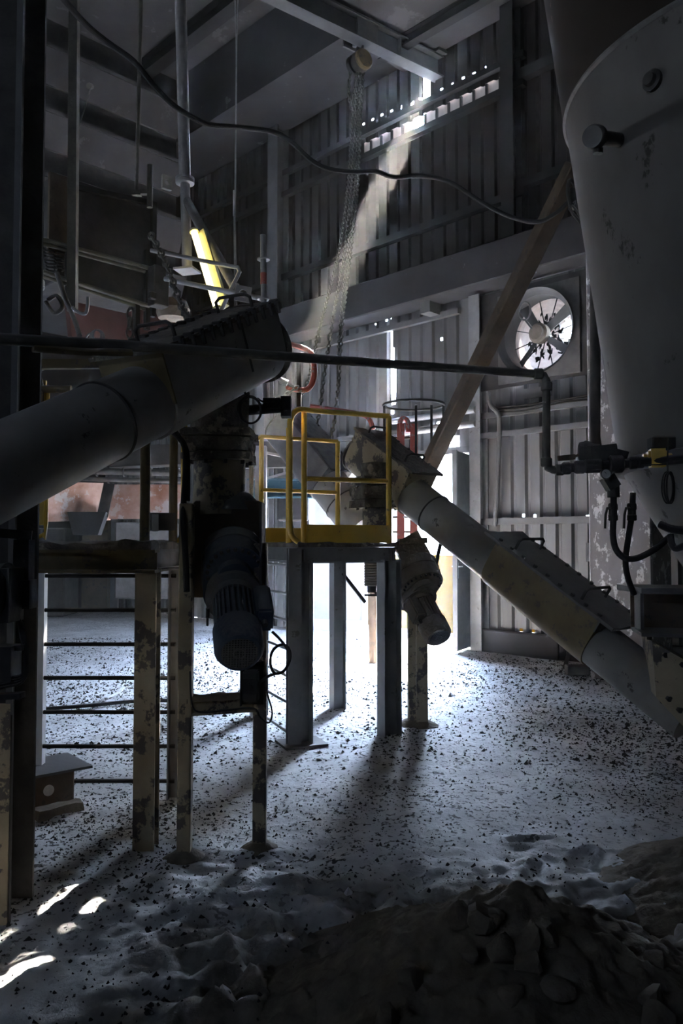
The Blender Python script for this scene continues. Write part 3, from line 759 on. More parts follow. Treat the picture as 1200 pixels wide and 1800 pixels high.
# ============================================================ DROP PIPES, VALVES, GEAR MOTORS
def crust_slab(bm, c, w, dp, h, ax):
    bb = NB(); box(bb, c, (w, dp, h), ax); bmesh.ops.subdivide_edges(bb, edges=bb.edges[:], cuts=5, use_grid_fill=True)
    for v in bb.verts: v.co += V(noise.noise_vector(v.co * 14)) * .010
    me = bpy.data.meshes.new('t'); bb.to_mesh(me); bb.free(); bm.from_mesh(me); bpy.data.meshes.remove(me)
def drop(name_label, valve_label, x, Y, ys, rt, rf, axs, topr, mats, rot=0):
    """ys: image rows of spout top, flange top, blade, flange bottom, pipe bottom"""
    zz = [P(x, y, Y).z for y in ys]; c = P(x, ys[1], Y); c.z = 0
    o = thing('drop_pipe', name_label, 'pipe', c + Z * zz[4])
    b = NB(); lathe(b, c + Z * zz[0], -Z, [((zz[0] - zz[1]) * k / 6, topr + (rt * 1.12 - topr) * k / 6) for k in range(7)], 36); rough(b, .012, 8); part('spout', b, mats[0], o)
    b = NB(); lathe(b, c + Z * zz[3], -Z, [((zz[3] - zz[4]) * k / 4, rt) for k in range(5)], 36); rough(b, .004, 9); part('pipe', b, mats[1], o)
    v = thing('slide_valve', valve_label, 'valve', c + Z * zz[3])
    h = zz[1] - zz[3]
    for nm, f, hh, w in (('upper_flange', .12, .24, 1.0), ('blade_frame', .45, .30, .94), ('blade_frame', .66, .12, .9), ('lower_flange', .88, .24, .97)):
        b = NB(); crust_slab(b, c + Z * (zz[1] - h * f), 2 * rf * w, 2 * rf * .9 * w, h * hh, axs); part(nm, b, mats[0], v)
    b = NB()
    for k in range(10):
        a = 2 * math.pi * k / 10
        for f in (.28, .98): p = c + Z * (zz[1] - h * f) + axs[0] * math.cos(a) * rf * .9 + axs[1] * math.sin(a) * rf * .8; cyl(b, p, p - Z * .025, .012, n=6)
    part('bolt_circle', b, 'dark', v)
    return o, v, c, zz
AXN = (V((1, 0, 0)), V((0, 1, 0)), Z)
dp1, sv1, cA, zA = drop('crusted drop pipe under the near conveyor', 'crusted slide valve flanges under the near conveyor', 386, 4.62, (690, 758, 780, 812, 905), .150, .200, AXN, .17, ('crust', 'cream'))
b = NB(); a = P(452, 722, 4.62); e = P(503, 716, 4.75); cyl(b, a - V((.1, 0, 0)), e, .030, n=14); box(b, e, (.06, .10, .12)); box(b, (a + e) / 2 + Z * .03, (.10, .08, .06)); part('actuator', b, 'black', sv1)
b = NB(); torus(b, P(439, 720, 4.40), V((.25, -1, .1)), .078, .006, 32, 6, sx=.82); torus(b, P(440, 721, 4.41), V((.2, -1, .1)), .074, .006, 32, 6, sx=.78)
tube(b, [P(421, 632, 4.45), P(425, 670, 4.42), P(431, 692, 4.41), P(440, 698, 4.40)], .006, 8, 4)
tube(b, [P(452, 700, 4.41), P(462, 706, 4.45), P(480, 705, 4.6)], .006, 8, 4)
solo('cable_coil', b, 'black', 'black coiled cable hanging beside the near slide valve', 'cable')

e1 = V((.927, .375, 0)); e2 = V((-.375, .927, 0)); AXF = (e1, e2, Z)
dp2, sv2, cB, zB = drop('crusted drop pipe of the far drive behind the middle railing', 'crusted slide valve flanges behind the middle railing', 662, 7.55, (815, 840, 865, 893, 945), .135, .215, AXF, .15, ('crust', 'cream'))

def gear_motor(label, C2, Q, rg, rm, mats, plate=None, term=1):
    C2, Q = V(C2), V(Q); m = (Q - C2).normalized(); Lm = (Q - C2).length; d, r, u = basis(m)
    if u.z < 0: u, r = -u, -r
    o = thing('gear_motor', label, 'motor', C2 - Z * .3)
    # stadium shaped gearbox
    def stad(rr, up, dn, n=20):
        return [C2 + r * math.cos(a) * rr + u * (up + math.sin(a) * rr) for a in [math.pi * k / n for k in range(n + 1)]] + \
               [C2 + r * math.cos(a) * rr + u * (-dn + math.sin(a) * rr) for a in [math.pi + math.pi * k / n for k in range(n + 1)]]
    b = NB(); prism(b, [p - d * rg * 1.05 for p in stad(rg, rg * .35, rg * .55)], d * rg * 1.05); bevel(b, .008, 2); part('gearbox', b, mats[0], o)
    b = NB(); prism(b, [p - d * rg * 1.12 for p in stad(rg * 1.05, rg * .35, rg * .55)], d * rg * .45); bevel(b, .006, 1); part('rear_casing', b, mats[2], o)
    b = NB(); prism(b, [p for p in stad(rg * .55, rg * .30, rg * .3)], d * rg * .28); bevel(b, .008, 2); part('output_boss', b, mats[0], o)
    b = NB(); lathe(b, C2 + u * rg * .30 + d * rg * .28, d, [(0, rg * .27), (.02, rg * .26), (.022, rg * .10), (.035, rg * .09)], 24); part('shaft_cap', b, mats[2], o)
    b = NB()
    for k in range(14):
        a = math.pi * (k - 1) / 12; p = C2 + r * math.cos(a) * rg * .88 + u * (rg * .35 + math.sin(a) * rg * .88); cyl(b, p, p + d * .015, .010, n=6)
    part('cover_bolt', b, 'dark', o)
    M0 = C2 - u * rg * .35
    dm = (Q - M0).normalized(); Lm = (Q - M0).length
    b = NB(); lathe(b, M0, dm, [(0, rm * 1.25), (Lm * .10, rm * 1.25), (Lm * .11, rm * 1.32), (Lm * .16, rm * 1.32), (Lm * .17, rm * 1.05), (Lm * .24, rm * 1.0)], 40); part('adapter_ring', b, mats[2], o)
    b = NB(); lathe(b, M0, dm, [(Lm * .22, rm * .86), (Lm * .70, rm * .86)], 32); _, rr, uu = basis(dm)
    for k in range(26):
        a = 2 * math.pi * k / 26; q = rr * math.cos(a) + uu * math.sin(a); tt = dm.cross(q)
        bar(b, M0 + dm * Lm * .24 + q * rm * .88, M0 + dm * Lm * .70 + q * rm * .88, .007, rm * .22, q)
    part('motor_body', b, mats[1], o)
    b = NB(); lathe(b, M0, dm, [(Lm * .66, rm * .99), (Lm * .68, rm * 1.06), (Lm * .93, rm * 1.03), (Lm * .985, rm * .88), (Lm * .995, rm * .76)], 40, caps=False)
    lathe(b, M0, dm, [(Lm * .66, rm * .96), (Lm * .95, rm * .97), (Lm * .995, rm * .74)], 40, caps=False); part('fan_cowl', b, mats[1], o)
    b = NB()
    c = M0 + dm * Lm * .99; w = rm * .76
    for k in range(-6, 7):
        x = k * w / 6.6; hl = math.sqrt(max(w * w - x * x, 0))
        if hl > .01:
            bar(b, c + rr * x - uu * hl, c + rr * x + uu * hl, .005, .006, dm); bar(b, c + uu * x - rr * hl, c + uu * x + rr * hl, .005, .006, dm)
    torus(b, c, dm, w * .30, .006, 20, 5); part('cowl_grille', b, 'girt', o)
    b = NB(); lathe(b, M0, dm, [(Lm * .80, w * .9), (Lm * .90, w * .9)], 24); part('fan_wheel', b, 'black', o)
    ta = M0 + dm * Lm * .46 + rr * (term * rm * 1.15) + uu * rm * .45
    b = NB(); box(b, ta, (Lm * .42, rm * .75, rm * 1.1), (dm, rr, uu)); bevel(b, .012, 2); tb = part('terminal_box', b, mats[0], o)
    b = NB(); cyl(b, ta + dm * Lm * .21, ta + dm * Lm * .27, .014, n=8); part('cable_gland', b, 'dark', tb)
    b = NB(); ey = M0 + dm * Lm * .2 - rr * (term * rm * 1.2) - uu * rm * .9; torus(b, ey - uu * .02, rr, .022, .007, 16, 6); cyl(b, ey, ey + uu * .06, .01, n=8); part('lifting_eye', b, 'dark', o)
    return o, d, r, u
gm1, g1d, g1r, g1u = gear_motor('dark blue gear motor hanging in the near left frame', P(411, 1020, 4.36), P(421, 1150, 3.86), .165, .118, ('gearblue', 'gearblue', 'steel'), term=-1)
b = NB(); c = P(400, 940, 4.52)
pw, zt, zb = .21, P(400, 880, 4.52).z, P(400, 1050, 4.52).z
prism(b, [V((c.x - pw, 4.50, zb)), V((c.x + pw, 4.50, zb)), V((c.x + pw, 4.50, zt - .03)), V((c.x + pw - .03, 4.50, zt)), V((c.x - pw + .03, 4.50, zt)), V((c.x - pw, 4.50, zt - .03))], V((0, .03, 0))); bevel(b, .004, 1)
part('mounting_plate', b, 'brown', gm1)
b = NB(); box(b, V((c.x, 4.60, (zt + zb) / 2 - .02)), (.34, .18, zt - zb - .06)); bevel(b, .02, 2); part('bearing_housing', b, 'dark', gm1)
b = NB()
b.free()
for sg in (-1, 1):
    b = NB(); bar(b, V((c.x + sg * pw, 4.40, zb)), V((c.x + sg * pw, 4.40, zt - .02)), .012, .22, V((0, 1, 0))); part('side_plate', b, 'dark', gm1)
b = NB(); lathe(b, V((c.x + .02, 4.62, zt - .05)), Z, [(0, .155), (.05, .14), (.10, .09), (.12, .03)], 32); part('shaft_dome', b, 'steel', gm1)

gm2, g2d, g2r, g2u = gear_motor('dusty brown gear motor tilted down to the right in front of the gate', P(737, 1038, 7.15), P(772, 1122, 6.85), .195, .122, ('gear', 'gear', 'gear'), term=1)
b = NB(); a = P(715, 952, 7.35); e = P(752, 1020, 7.22); d_ = (e - a).normalized()
bar(b, a, e, .30, .26, V((.8, 0, .5))); bmesh.ops.subdivide_edges(b, edges=b.edges[:], cuts=4, use_grid_fill=True); rough(b, .012, 9); part('bearing_housing', b, 'gear', gm2)
b = NB(); bar(b, P(700, 952, 7.3), P(748, 950, 7.3), .3, .05); part('mounting_plate', b, 'gear', gm2)

# frames under the drives
def frame(label, a, bb, wA, top, ybeam, m, crossr):
    a, bb = V(a), V(bb); o = thing('drive_frame', label, 'frame', (a + bb) / 2)
    for q, tp in ((a, top[0]), (bb, top[1])):
        b = NB(); bar(b, V((q.x, q.y, -.03)), V((q.x, q.y, tp)), wA, wA); bevel(b, .006, 1); part('post', b, m, o)
        b = NB(); bbx = V((q.x, q.y, .0)); lathe(b, bbx, Z, [(0, wA * 1.5), (.02, wA * 1.1), (.045, wA * .6)], 14); rough(b, .015, 11); part('dust_collar', b, 'heap', o)
    b = NB(); za = P(0, ybeam, a.y).z; c0_, c1_ = V((a.x, a.y, za)), V((bb.x, bb.y, za)); hbeam(b, c0_, c1_, .07, .085, .012, .02); cb = part('cross_beam', b, m, o)
    b = NB(); bar(b, c0_ + Z * .045, c1_ + Z * .045, .08, .03); bmesh.ops.subdivide_edges(b, edges=b.edges[:], cuts=8, use_grid_fill=True)
    for v in b.verts: v.co.z += .02 * noise.noise(v.co * 16)
    part('dust_layer', b, 'heap', cb)
    return o
fA, fB = G(324, 1508), G(456, 1492)
fr1 = frame('H shaped steel frame on two posts below the near gear motor', fA, fB, .072, (P(0, 885, fA.y).z, P(0, 955, fB.y).z), 1243, 'cream', .04)
fC, fD = G(700, 1282), G(741, 1275)
fr2 = frame('dusty frame post and short beam below the far gear motor', V((.66, 7.35, 0)), fD, .105, (1.2, 1.45), 1157, 'cream', .05)

# local switch under the near motor, and its cables
jb = thing('isolator_switch', 'small dark switch box standing on the near frame beam', 'switch', P(440, 1238, 4.25))
b = NB(); c = P(441, 1205, 4.26); box(b, c, (.085, .08, .16)); bevel(b, .008, 2); part('box', b, 'dark', jb)
b = NB(); cc = c + V((0, -.045, .005)); box(b, cc, (.075, .02, .075)); cyl(b, cc - V((0, .01, 0)), cc - V((0, .03, 0)), .012, n=12); part('knob_plate', b, 'black', jb)
b = NB(); bar(b, c + V((-.06, .05, .12)), c + V((.05, .05, .12)), .10, .008); bar(b, c + V((-.055, .05, -.11)), c + V((-.055, .05, .12)), .008, .10, V((0, 1, 0))); bar(b, c + V((.0, .06, -.11)), c + V((.0, .06, .12)), .12, .01, V((0, 1, 0))); part('bracket', b, 'girtdark', jb)
b = NB(); tube(b, [P(478, 1110, 4.2), P(492, 1124, 4.2), P(505, 1142, 4.2), P(508, 1160, 4.19), P(500, 1178, 4.18), P(484, 1184, 4.17), P(476, 1172, 4.16), P(476, 1152, 4.16), P(484, 1138, 4.16), P(498, 1133, 4.17), P(508, 1142, 4.18), P(509, 1160, 4.18), P(498, 1180, 4.18), P(478, 1186, 4.2), P(462, 1195, 4.24), P(452, 1206, 4.25)], .0075, 8, 5)
solo('motor_cable', b, 'black', 'black cable looping from the near motor to its switch box', 'cable')
b = NB(); tube(b, [P(467, 1170, 4.36), P(469, 1215, 4.36), P(478, 1250, 4.36), P(473, 1270, 4.35), P(458, 1262, 4.2), P(445, 1245, 4.12), P(400, 1248, 4.12), P(352, 1252, 4.1), P(337, 1236, 4.1), P(334, 1180, 4.1)], .005, 8, 5)
solo('switch_cable', b, 'black', 'thin dark cable hanging along the near frame beam', 'cable')
b = NB(); tube(b, [P(292, 748, 4.35), P(312, 768, 4.35), P(324, 785, 4.32), P(326, 830, 4.28), P(322, 900, 4.22), P(326, 980, 4.15), P(328, 1040, 4.1)], .016, 10, 5)
tube(b, [P(298, 742, 4.36), P(320, 775, 4.34), P(330, 800, 4.32), P(331, 880, 4.25)], .010, 10, 5)
solo('hanging_cable', b, 'black', 'thick black cables hanging down along the near frame', 'cable')
b = NB(); tube(b, [P(779, 935, 7.4), P(772, 965, 7.35), P(764, 1000, 7.3)], .018, 8, 3); solo('motor_supply_hose', b, 'black', 'dark hose rising from the far motor to the conveyor', 'hose')

# ============================================================ ACCESS PLATFORMS
ZT = 1.63
def post_rail(bm, p, h, r=.022): cyl(bm, p, p + Z * h, r, n=12)
def ladder(parent, a, bb, zs_, m1, m2, sa=True, sb=True):
    a, bb = V(a), V(bb); dd = (bb - a).normalized()
    L = None
    b = NB()
    first = True
    for q, on in ((a, sa), (bb, sb)):
        if not on: continue
        bb_ = NB(); bar(bb_, V((q.x, q.y, -.02)), V((q.x, q.y, ZT - .02)), .05, .10, dd); part('ladder_stile', bb_, m1, parent)
    for z in zs_:
        b2 = NB(); cyl(b2, V((a.x, a.y, z)), V((bb.x, bb.y, z)), .013, n=10); part('ladder_rung', b2, m2, parent)
# ---- near platform
C = G(252, 1496); C2p = G(312, 1402); SL = V((-2.01, C2p.y, 0)); FL = V((-2.0, C.y, 0))
pf1 = thing('access_platform', 'near access platform on grey posts at the left, dirty beams and yellow rails', 'platform', (C + SL) / 2)
b = NB(); bar(b, V((C.x, C.y, -.03)), V((C.x, C.y, ZT - .13)), .008, .115, V((1, 0, 0)), (0, 0))
hb = NB(); hbeam(hb, V((C.x, C.y + .05, -.03)), V((C.x, C.y + .05, ZT - .12)), .115, .12, .010, .008, up=V((0, 1, 0))); b.free(); part('post', hb, 'cream', pf1)
hb = NB(); hbeam(hb, V((C2p.x, C2p.y, -.03)), V((C2p.x, C2p.y, ZT - .12)), .12, .12, .010, .008, up=V((1, 0, 0))); part('post', hb, 'hbeam', pf1)
hb = NB(); hbeam(hb, V((FL.x, FL.y, -.03)), V((FL.x, FL.y, ZT - .12)), .12, .12, .010, .008, up=V((0, 1, 0))); part('post', hb, 'cream', pf1)
def cbeam(a, bb, w, h, m, o):
    b = NB(); hbeam(b, V((a.x, a.y, ZT - h / 2 - .015)), V((bb.x, bb.y, ZT - h / 2 - .015)), w, h, .016, .010); part('edge_beam', b, m, o)
cbeam(V((FL.x - .1, C.y, 0)), V((C.x + .06, C.y, 0)), .11, .125, 'yelldark', pf1)
cbeam(V((C.x, C.y, 0)), V((C2p.x, C2p.y + .1, 0)), .11, .125, 'steel', pf1)
cbeam(V((FL.x - .1, C2p.y, 0)), V((C2p.x + .04, C2p.y, 0)), .11, .125, 'steel', pf1)
b = NB(); c_ = (C + SL) / 2; box(b, V((c_.x, c_.y, ZT)), (1.02, C2p.y - C.y + .1, .03)); bmesh.ops.subdivide_edges(b, edges=b.edges[:], cuts=14, use_grid_fill=True)
for v in b.verts:
    if v.co.z > ZT: v.co.z += .012 + .025 * noise.noise(v.co * 10)
part('deck', b, 'crust', pf1)
b = NB(); bar(b, V((SL.x + .03, SL.y, -.03)), V((SL.x + .03, SL.y, ZT - .11)), .085, .06, V((0, 1, 0))); part('ladder_stile', b, 'white', pf1, 'pale painted stile')
b = NB(); bar(b, V((SL.x - .09, SL.y + .02, -.03)), V((SL.x - .09, SL.y + .02, ZT - .3)), .10, .05, V((0, 1, 0))); part('back_plate', b, 'hbeam', pf1)
for y in (1012, 1072, 1132, 1191, 1251, 1311, 1372):
    z = P(200, y, SL.y).z; b = NB(); cyl(b, V((SL.x + .03, SL.y - .01, z)), V((C2p.x - .02, SL.y - .01, z)), .0135, n=10); part('ladder_rung', b, 'girtdark', pf1)
for q, h in ((V((C.x - .02, C.y + .04, ZT)), 1.05), (V((C2p.x - .04, C2p.y - .02, ZT)), 1.06)):
    b = NB(); post_rail(b, q, h, .028); part('rail_post', b, 'yelldark', pf1)
b = NB(); q = V((C2p.x + .02, C2p.y + .02, ZT)); tube(b, [q + Z * 1.02, q + Z * .12, q + Z * .05 + V((-.02, 0, 0)), q + Z * .01 + V((-.06, 0, 0))], .02, 10, 3); part('rail_post', b, 'yellow', pf1)
q = V((SL.x + .02, SL.y, ZT)); b = NB(); bar(b, q + V((-.035, 0, .0)), q + V((-.035, 0, 1.12)), .012, .05, V((0, 1, 0))); tube(b, [q + V((.045, 0, 1.06)), q + V((.045, 0, .14)), q + V((.03, 0, .08)), q + V((-.02, 0, .05)), q], .014, 10, 3)
bar(b, q + V((.0, .01, .14)), q + V((0, .01, 1.10)), .06, .02, V((0, 1, 0))); part('rail_post', b, 'yellow', pf1)
b = NB(); a = P(28, 641, 4.7); e = P(178, 640, 4.85); bar(b, a, e, .05, .055); part('top_rail', b, 'yelldark', pf1)
b = NB(); a = P(62, 684, 5.2); e = P(125, 684, 5.2); cyl(b, a, e, .025, n=12); part('mid_rail', b, 'yelldark', pf1)
b = NB(); tube(b, [P(28, 652, 5.1), P(50, 654, 5.15), P(66, 664, 5.2), P(70, 690, 5.2), P(68, 720, 5.2)], .026, 12, 4); part('bent_rail', b, 'yelldark', pf1)
b = NB(); a = P(252, 917, 4.62); e = P(308, 917, 4.75); bar(b, a, e, .010, .105); tp = part('toe_board', b, 'girt', pf1)
b = NB(); a = P(268, 919, 4.60); e = P(279, 919, 4.62); bar(b, a + V((0, -.01, 0)), e + V((0, -.01, 0)), .004, .10); part('white_patch', b, 'white', tp)

# ---- middle platform
D = V((-.33, 6.62, 0)); F = D + e1 * .80; BL = D + e2 * 1.2; E = F + e2 * 1.2
pf2 = thing('access_platform', 'middle access platform with bright yellow railing on grey posts, in front of the gate', 'platform', (D + E) / 2)
for q, w, m_ in ((D, .15, 'hbeam'), (F, .16, 'hbeam'), (E, .13, 'hbeam'), (BL, .12, 'hbeam')):
    b = NB(); hbeam(b, V((q.x, q.y, -.03)), V((q.x, q.y, ZT - .12)), w, w, .012, .010, up=e1); part('post', b, m_, pf2)
b = NB(); hbeam(b, V((D.x, D.y, -.03)) - e1 * .085 - e2 * .05, V((D.x, D.y, ZT - .02)) - e1 * .085 - e2 * .05, .11, .07, .010, .010, up=e2); part('post', b, 'hbeam', pf2)
b = NB(); box(b, D + Z * .01, (.36, .30, .02), AXF); part('base_plate', b, 'steel', pf2)
for a, e in ((D, F), (D, BL), (F, E), (BL, E)): 
    b = NB(); dr = (e - a).normalized(); hbeam(b, a - dr * .06 + Z * (ZT - .08), e + dr * .06 + Z * (ZT - .08), .12, .13, .016, .010); part('edge_beam', b, 'hbeam' if (a - D).length < .1 else 'steel', pf2)
b = NB(); box(b, (D + E) / 2 + Z * ZT, (.9, 1.3, .025), AXF); bmesh.ops.subdivide_edges(b, edges=b.edges[:], cuts=12, use_grid_fill=True)
for v in b.verts:
    if v.co.z > ZT: v.co.z += .010 + .02 * noise.noise(v.co * 10)
part('deck', b, 'crust', pf2)
b = NB(); bar(b, E + V((-.0, 0, 1.35)) + e1 * .05, E + e1 * .30 + Z * 1.05, .03, .03); part('knee_brace', b, 'girtdark', pf2)
la, lb = BL + e2 * -.08, D + e2 * .06
for y in (992, 1040, 1085, 1133, 1178, 1223, 1272):
    z = P(495, y, 6.95).z; b = NB(); cyl(b, V((la.x, la.y, z)) - e1 * .1, V((lb.x, lb.y, z)) - e1 * .1, .012, n=10); part('ladder_rung', b, 'lightpipe', pf2)
b = NB(); q = la - e1 * .1; bar(b, V((q.x, q.y, -.03)), V((q.x, q.y, ZT)), .04, .08, e2); part('ladder_stile', b, 'white', pf2)
RH = 1.13; h2 = .56
def rail(bm, pts, r=.023): tube(bm, pts, r, 12)
q0 = D - e1 * .04 - e2 * .02 + Z * (ZT)
b = NB(); rail(b, smooth_path([q0 - e1 * .02 + V((.02, 0, .03)), q0 - e1 * .06 + Z * .10, q0 - e1 * .07 + Z * .3, q0 - e1 * .07 + Z * .9, q0 - e1 * .065 + Z * (RH - .08), q0 - e1 * .0 + Z * RH, q0 + e1 * .12 + Z * RH], 5) + [F + Z * (ZT + RH)]); part('top_rail', b, 'yellow', pf2)
for q, h in ((D + e1 * .02, RH - .01), (F, RH), (BL, RH - .08), (E, RH - .08), (D + e2 * .35, RH - .1)):
    b = NB(); post_rail(b, V((q.x, q.y, ZT)), h, .024); part('rail_post', b, 'yellow', pf2)
b = NB(); rail(b, [D + e1 * .04 + Z * (ZT + h2), F + Z * (ZT + h2)], .021); part('mid_rail', b, 'yellow', pf2)
b = NB(); rail(b, [BL - e1 * .06 + Z * (ZT + RH - .10), BL + Z * (ZT + RH - .07), E + Z * (ZT + RH - .08)], .021); part('top_rail', b, 'yellow', pf2)
b = NB(); rail(b, [BL + Z * (ZT + h2 - .02), E + Z * (ZT + h2 - .03)], .020); part('mid_rail', b, 'yellow', pf2)
b = NB(); q = BL - e1 * .10; post_rail(b, V((q.x, q.y, ZT)), RH - .1, .022); part('rail_post', b, 'yelldark', pf2)
b = NB(); bar(b, D + Z * (ZT + .10) - e2 * .03 + e1 * .03, F + Z * (ZT + .10) - e2 * .03, .008, .15); part('toe_board', b, 'yellow', pf2)
b = NB(); bar(b, BL + Z * (ZT + .10), E + Z * (ZT + .10), .008, .14); part('toe_board', b, 'yellow', pf2)

# things under / behind the middle platform
fs = thing('flexible_sleeve', 'ribbed brown fabric sleeve hanging under the middle platform', 'sleeve', P(653, 1032, 7.75))
b = NB(); a = P(653, 965, 7.75); e = P(653, 1030, 7.75); n = 14; ln_ = (a - e).length
lathe(b, a, -Z, [(ln_ * k / 28, .068 + (.008 if k % 2 else 0)) for k in range(29)], 20); part('sleeve', b, 'gear', fs)
b = NB(); cyl(b, e, e - Z * .06, .045, n=12); bar(b, P(640, 1046, 7.7), P(668, 1046, 7.7), .03, .02); cyl(b, e, P(662, 1046, 7.72), .012, n=8); part('clamp', b, 'dark', fs)
b = NB(); q = G(655, 1166); cyl(b, V((q.x, q.y, -.02)), V((q.x, q.y, 1.42)), .055, n=14); solo('bollard_pipe', b, 'brown', 'rusty pipe post in the sunlit gateway', 'post')
# red cage ladder behind the conveyor
rl = thing('caged_ladder', 'red painted ladder with a round cage behind the sloping conveyor', 'ladder', P(715, 960, 9.8))
for x in (704, 727):
    b = NB(); bar(b, P(x, 745, 9.8), P(x, 975, 9.8), .09, .05, V((0, 1, 0))); part('stile', b, 'red', rl)
for y in (770, 800, 830, 860, 889, 909, 935):
    b = NB(); cyl(b, P(690, y, 9.8), P(728, y, 9.8), .014, n=8); part('rung', b, 'brown', rl)
b = NB(); torus(b, P(727, 712, 9.9), Z, .38, .016, 40, 6, sx=1.0); part('hoop', b, 'girtdark', rl)
b = NB(); tube(b, [P(704, 760, 9.8), P(703, 742, 9.8), P(709, 735, 9.8), P(717, 742, 9.8), P(717, 760, 9.8)], .03, 8, 3); part('hand_hold', b, 'red', rl)
for x, Y in ((675, 9.9), (731, 9.5), (758, 9.7), (779, 9.9)):
    b = NB(); bar(b, P(x, 712, Y), P(x, 800, Y), .03, .008, V((0, 1, 0))); part('cage_strip', b, 'girtdark', rl)
# pale pipes on the wall behind
for i, (x0, y0, x1, y1) in enumerate(((690, 745, 835, 716), (700, 765, 835, 742))):
    s0, z0 = onwall(x0, y0, .25); s1, z1 = onwall(x1, y1, .25)
    b = NB(); cyl(b, B(s0, .25, (z0 + z1) / 2), B(s1, .25, (z0 + z1) / 2), .05, n=12)
    solo('wall_pipe', b, 'lightpipe', ('upper pale pipe along the wall above the gate', 'lower pale pipe along the wall above the gate')[i], 'pipe')
# blue beam, boxes and plates behind the railing
b = NB(); a = P(440, 858, 10.5); e = P(590, 860, 11.2); hbeam(b, a, e, .2, .26, .02, .012); solo('blue_beam', b, 'blue', 'blue painted beam with scuffed paint behind the middle railing', 'beam')
b = NB(); a = P(520, 770, 10.8); e = P(430, 800, 10.2); bar(b, P(430, 800, 10.9), P(560, 800, 11.9), .3, .36); solo('duct_box', b, 'dark', 'dark rectangular duct behind the middle railing', 'duct')
b = NB(); hx = P(515, 893, 11.0); box(b, hx, (.42, .3, .36)); bevel(b, .02, 1); solo('control_cabinet', b, 'dark', 'small dark cabinet below the blue beam', 'cabinet')
b = NB(); bar(b, P(452, 793, 10.0), P(503, 803, 10.3), .05, .03); bar(b, P(452, 846, 10.0), P(520, 826, 10.3), .04, .03); solo('tie_rod', b, 'lightpipe', 'pale flat ties crossing behind the middle railing', 'rod')
b = NB(); q = P(455, 700, 8.6); g0 = P(458, 960, 8.6); bar(b, V((g0.x, g0.y, 0)), V((g0.x, g0.y, 2.7)), .12, .12); solo('steel_post', b, 'lightpipe', 'pale steel post just behind the left end of the middle railing', 'post')

# ============================================================ BRACE, HOIST, CABLES, PIPES
b = NB(); a = P(1012, 290, 7.6); e = P(722, 884, 9.5); bar(b, a, e, .17, .17, V((1, 0, .3))); bevel(b, .012, 1); solo('diagonal_brace', b, 'brown', 'thick brown square brace slanting down in front of the fan wall', 'brace')

# chain hoist on the monorail
hp = P(633, 66, 12.15); hd = md
ho = thing('chain_hoist', 'hand chain hoist with a yellow cover hanging from the monorail', 'hoist', P(630, 130, 12.15))
_, hr, hu = basis(hd)
b = NB()
for sg in (-1, 1):
    bar(b, hp + hd * -.20 + hr * sg * .18 + Z * .02, hp + hd * .20 + hr * sg * .18 + Z * .02, .03, .30)
    for k in (-.11, .11): lathe(b, hp + hd * k + hr * sg * .15 + Z * .06, hr * -sg, [(0, .07), (.03, .08), (.07, .06)], 18)
bar(b, hp - hr * .2 - Z * .05, hp + hr * .2 - Z * .05, .06, .06); part('trolley', b, 'steel', ho)
b = NB(); torus(b, hp - Z * .15, hd, .07, .02, 20, 8); box(b, hp - Z * .26, (.10, .12, .10), (hd, hr, Z)); part('hook', b, 'dark', ho)
hc = P(629, 112, 12.1)
b = NB(); lathe(b, hc - hr * .14, hr, [(0, .10), (.02, .15), (.10, .16), (.12, .13), (.16, .13), (.17, .16), (.24, .16), (.27, .10)], 28); part('body', b, 'dark', ho)
b = NB(); lathe(b, hc - hr * .125, -hr, [(0, .155), (.04, .155), (.06, .13), (.065, .05)], 28); part('cover', b, 'yelldark', ho, 'yellow round cover')
def strand(pts, link, wire, nm='chain'):
    b = NB(); chain(b, pts, link, wire, 6); part(nm, b, 'pipe', ho)
strand([P(626, 130, 12.1), P(620, 200, 12.0), P(612, 320, 11.5), P(596, 440, 10.8), P(574, 530, 10.0), P(556, 600, 9.4), P(545, 655, 9.0), P(533, 690, 8.8)], .058, .0085)
strand([P(638, 130, 12.1), P(633, 220, 12.0), P(628, 330, 11.6), P(614, 460, 10.8), P(602, 560, 10.0), P(597, 640, 9.6), P(590, 720, 9.2), P(582, 770, 9.0)], .060, .009)
strand([P(633, 130, 12.0), P(629, 220, 11.9), P(623, 330, 11.5), P(610, 450, 10.8), P(599, 560, 10.0), P(592, 650, 9.5)], .052, .0075)
strand([P(628, 130, 12.0), P(622, 260, 11.7), P(608, 420, 10.9), P(588, 545, 9.9), P(572, 640, 9.3), P(562, 720, 9.1), P(556, 745, 9.0)], .06, .009)
strand([P(615, 130, 12.1), P(613, 165, 12.05), P(618, 190, 12.05), P(622, 160, 12.05)], .06, .009)

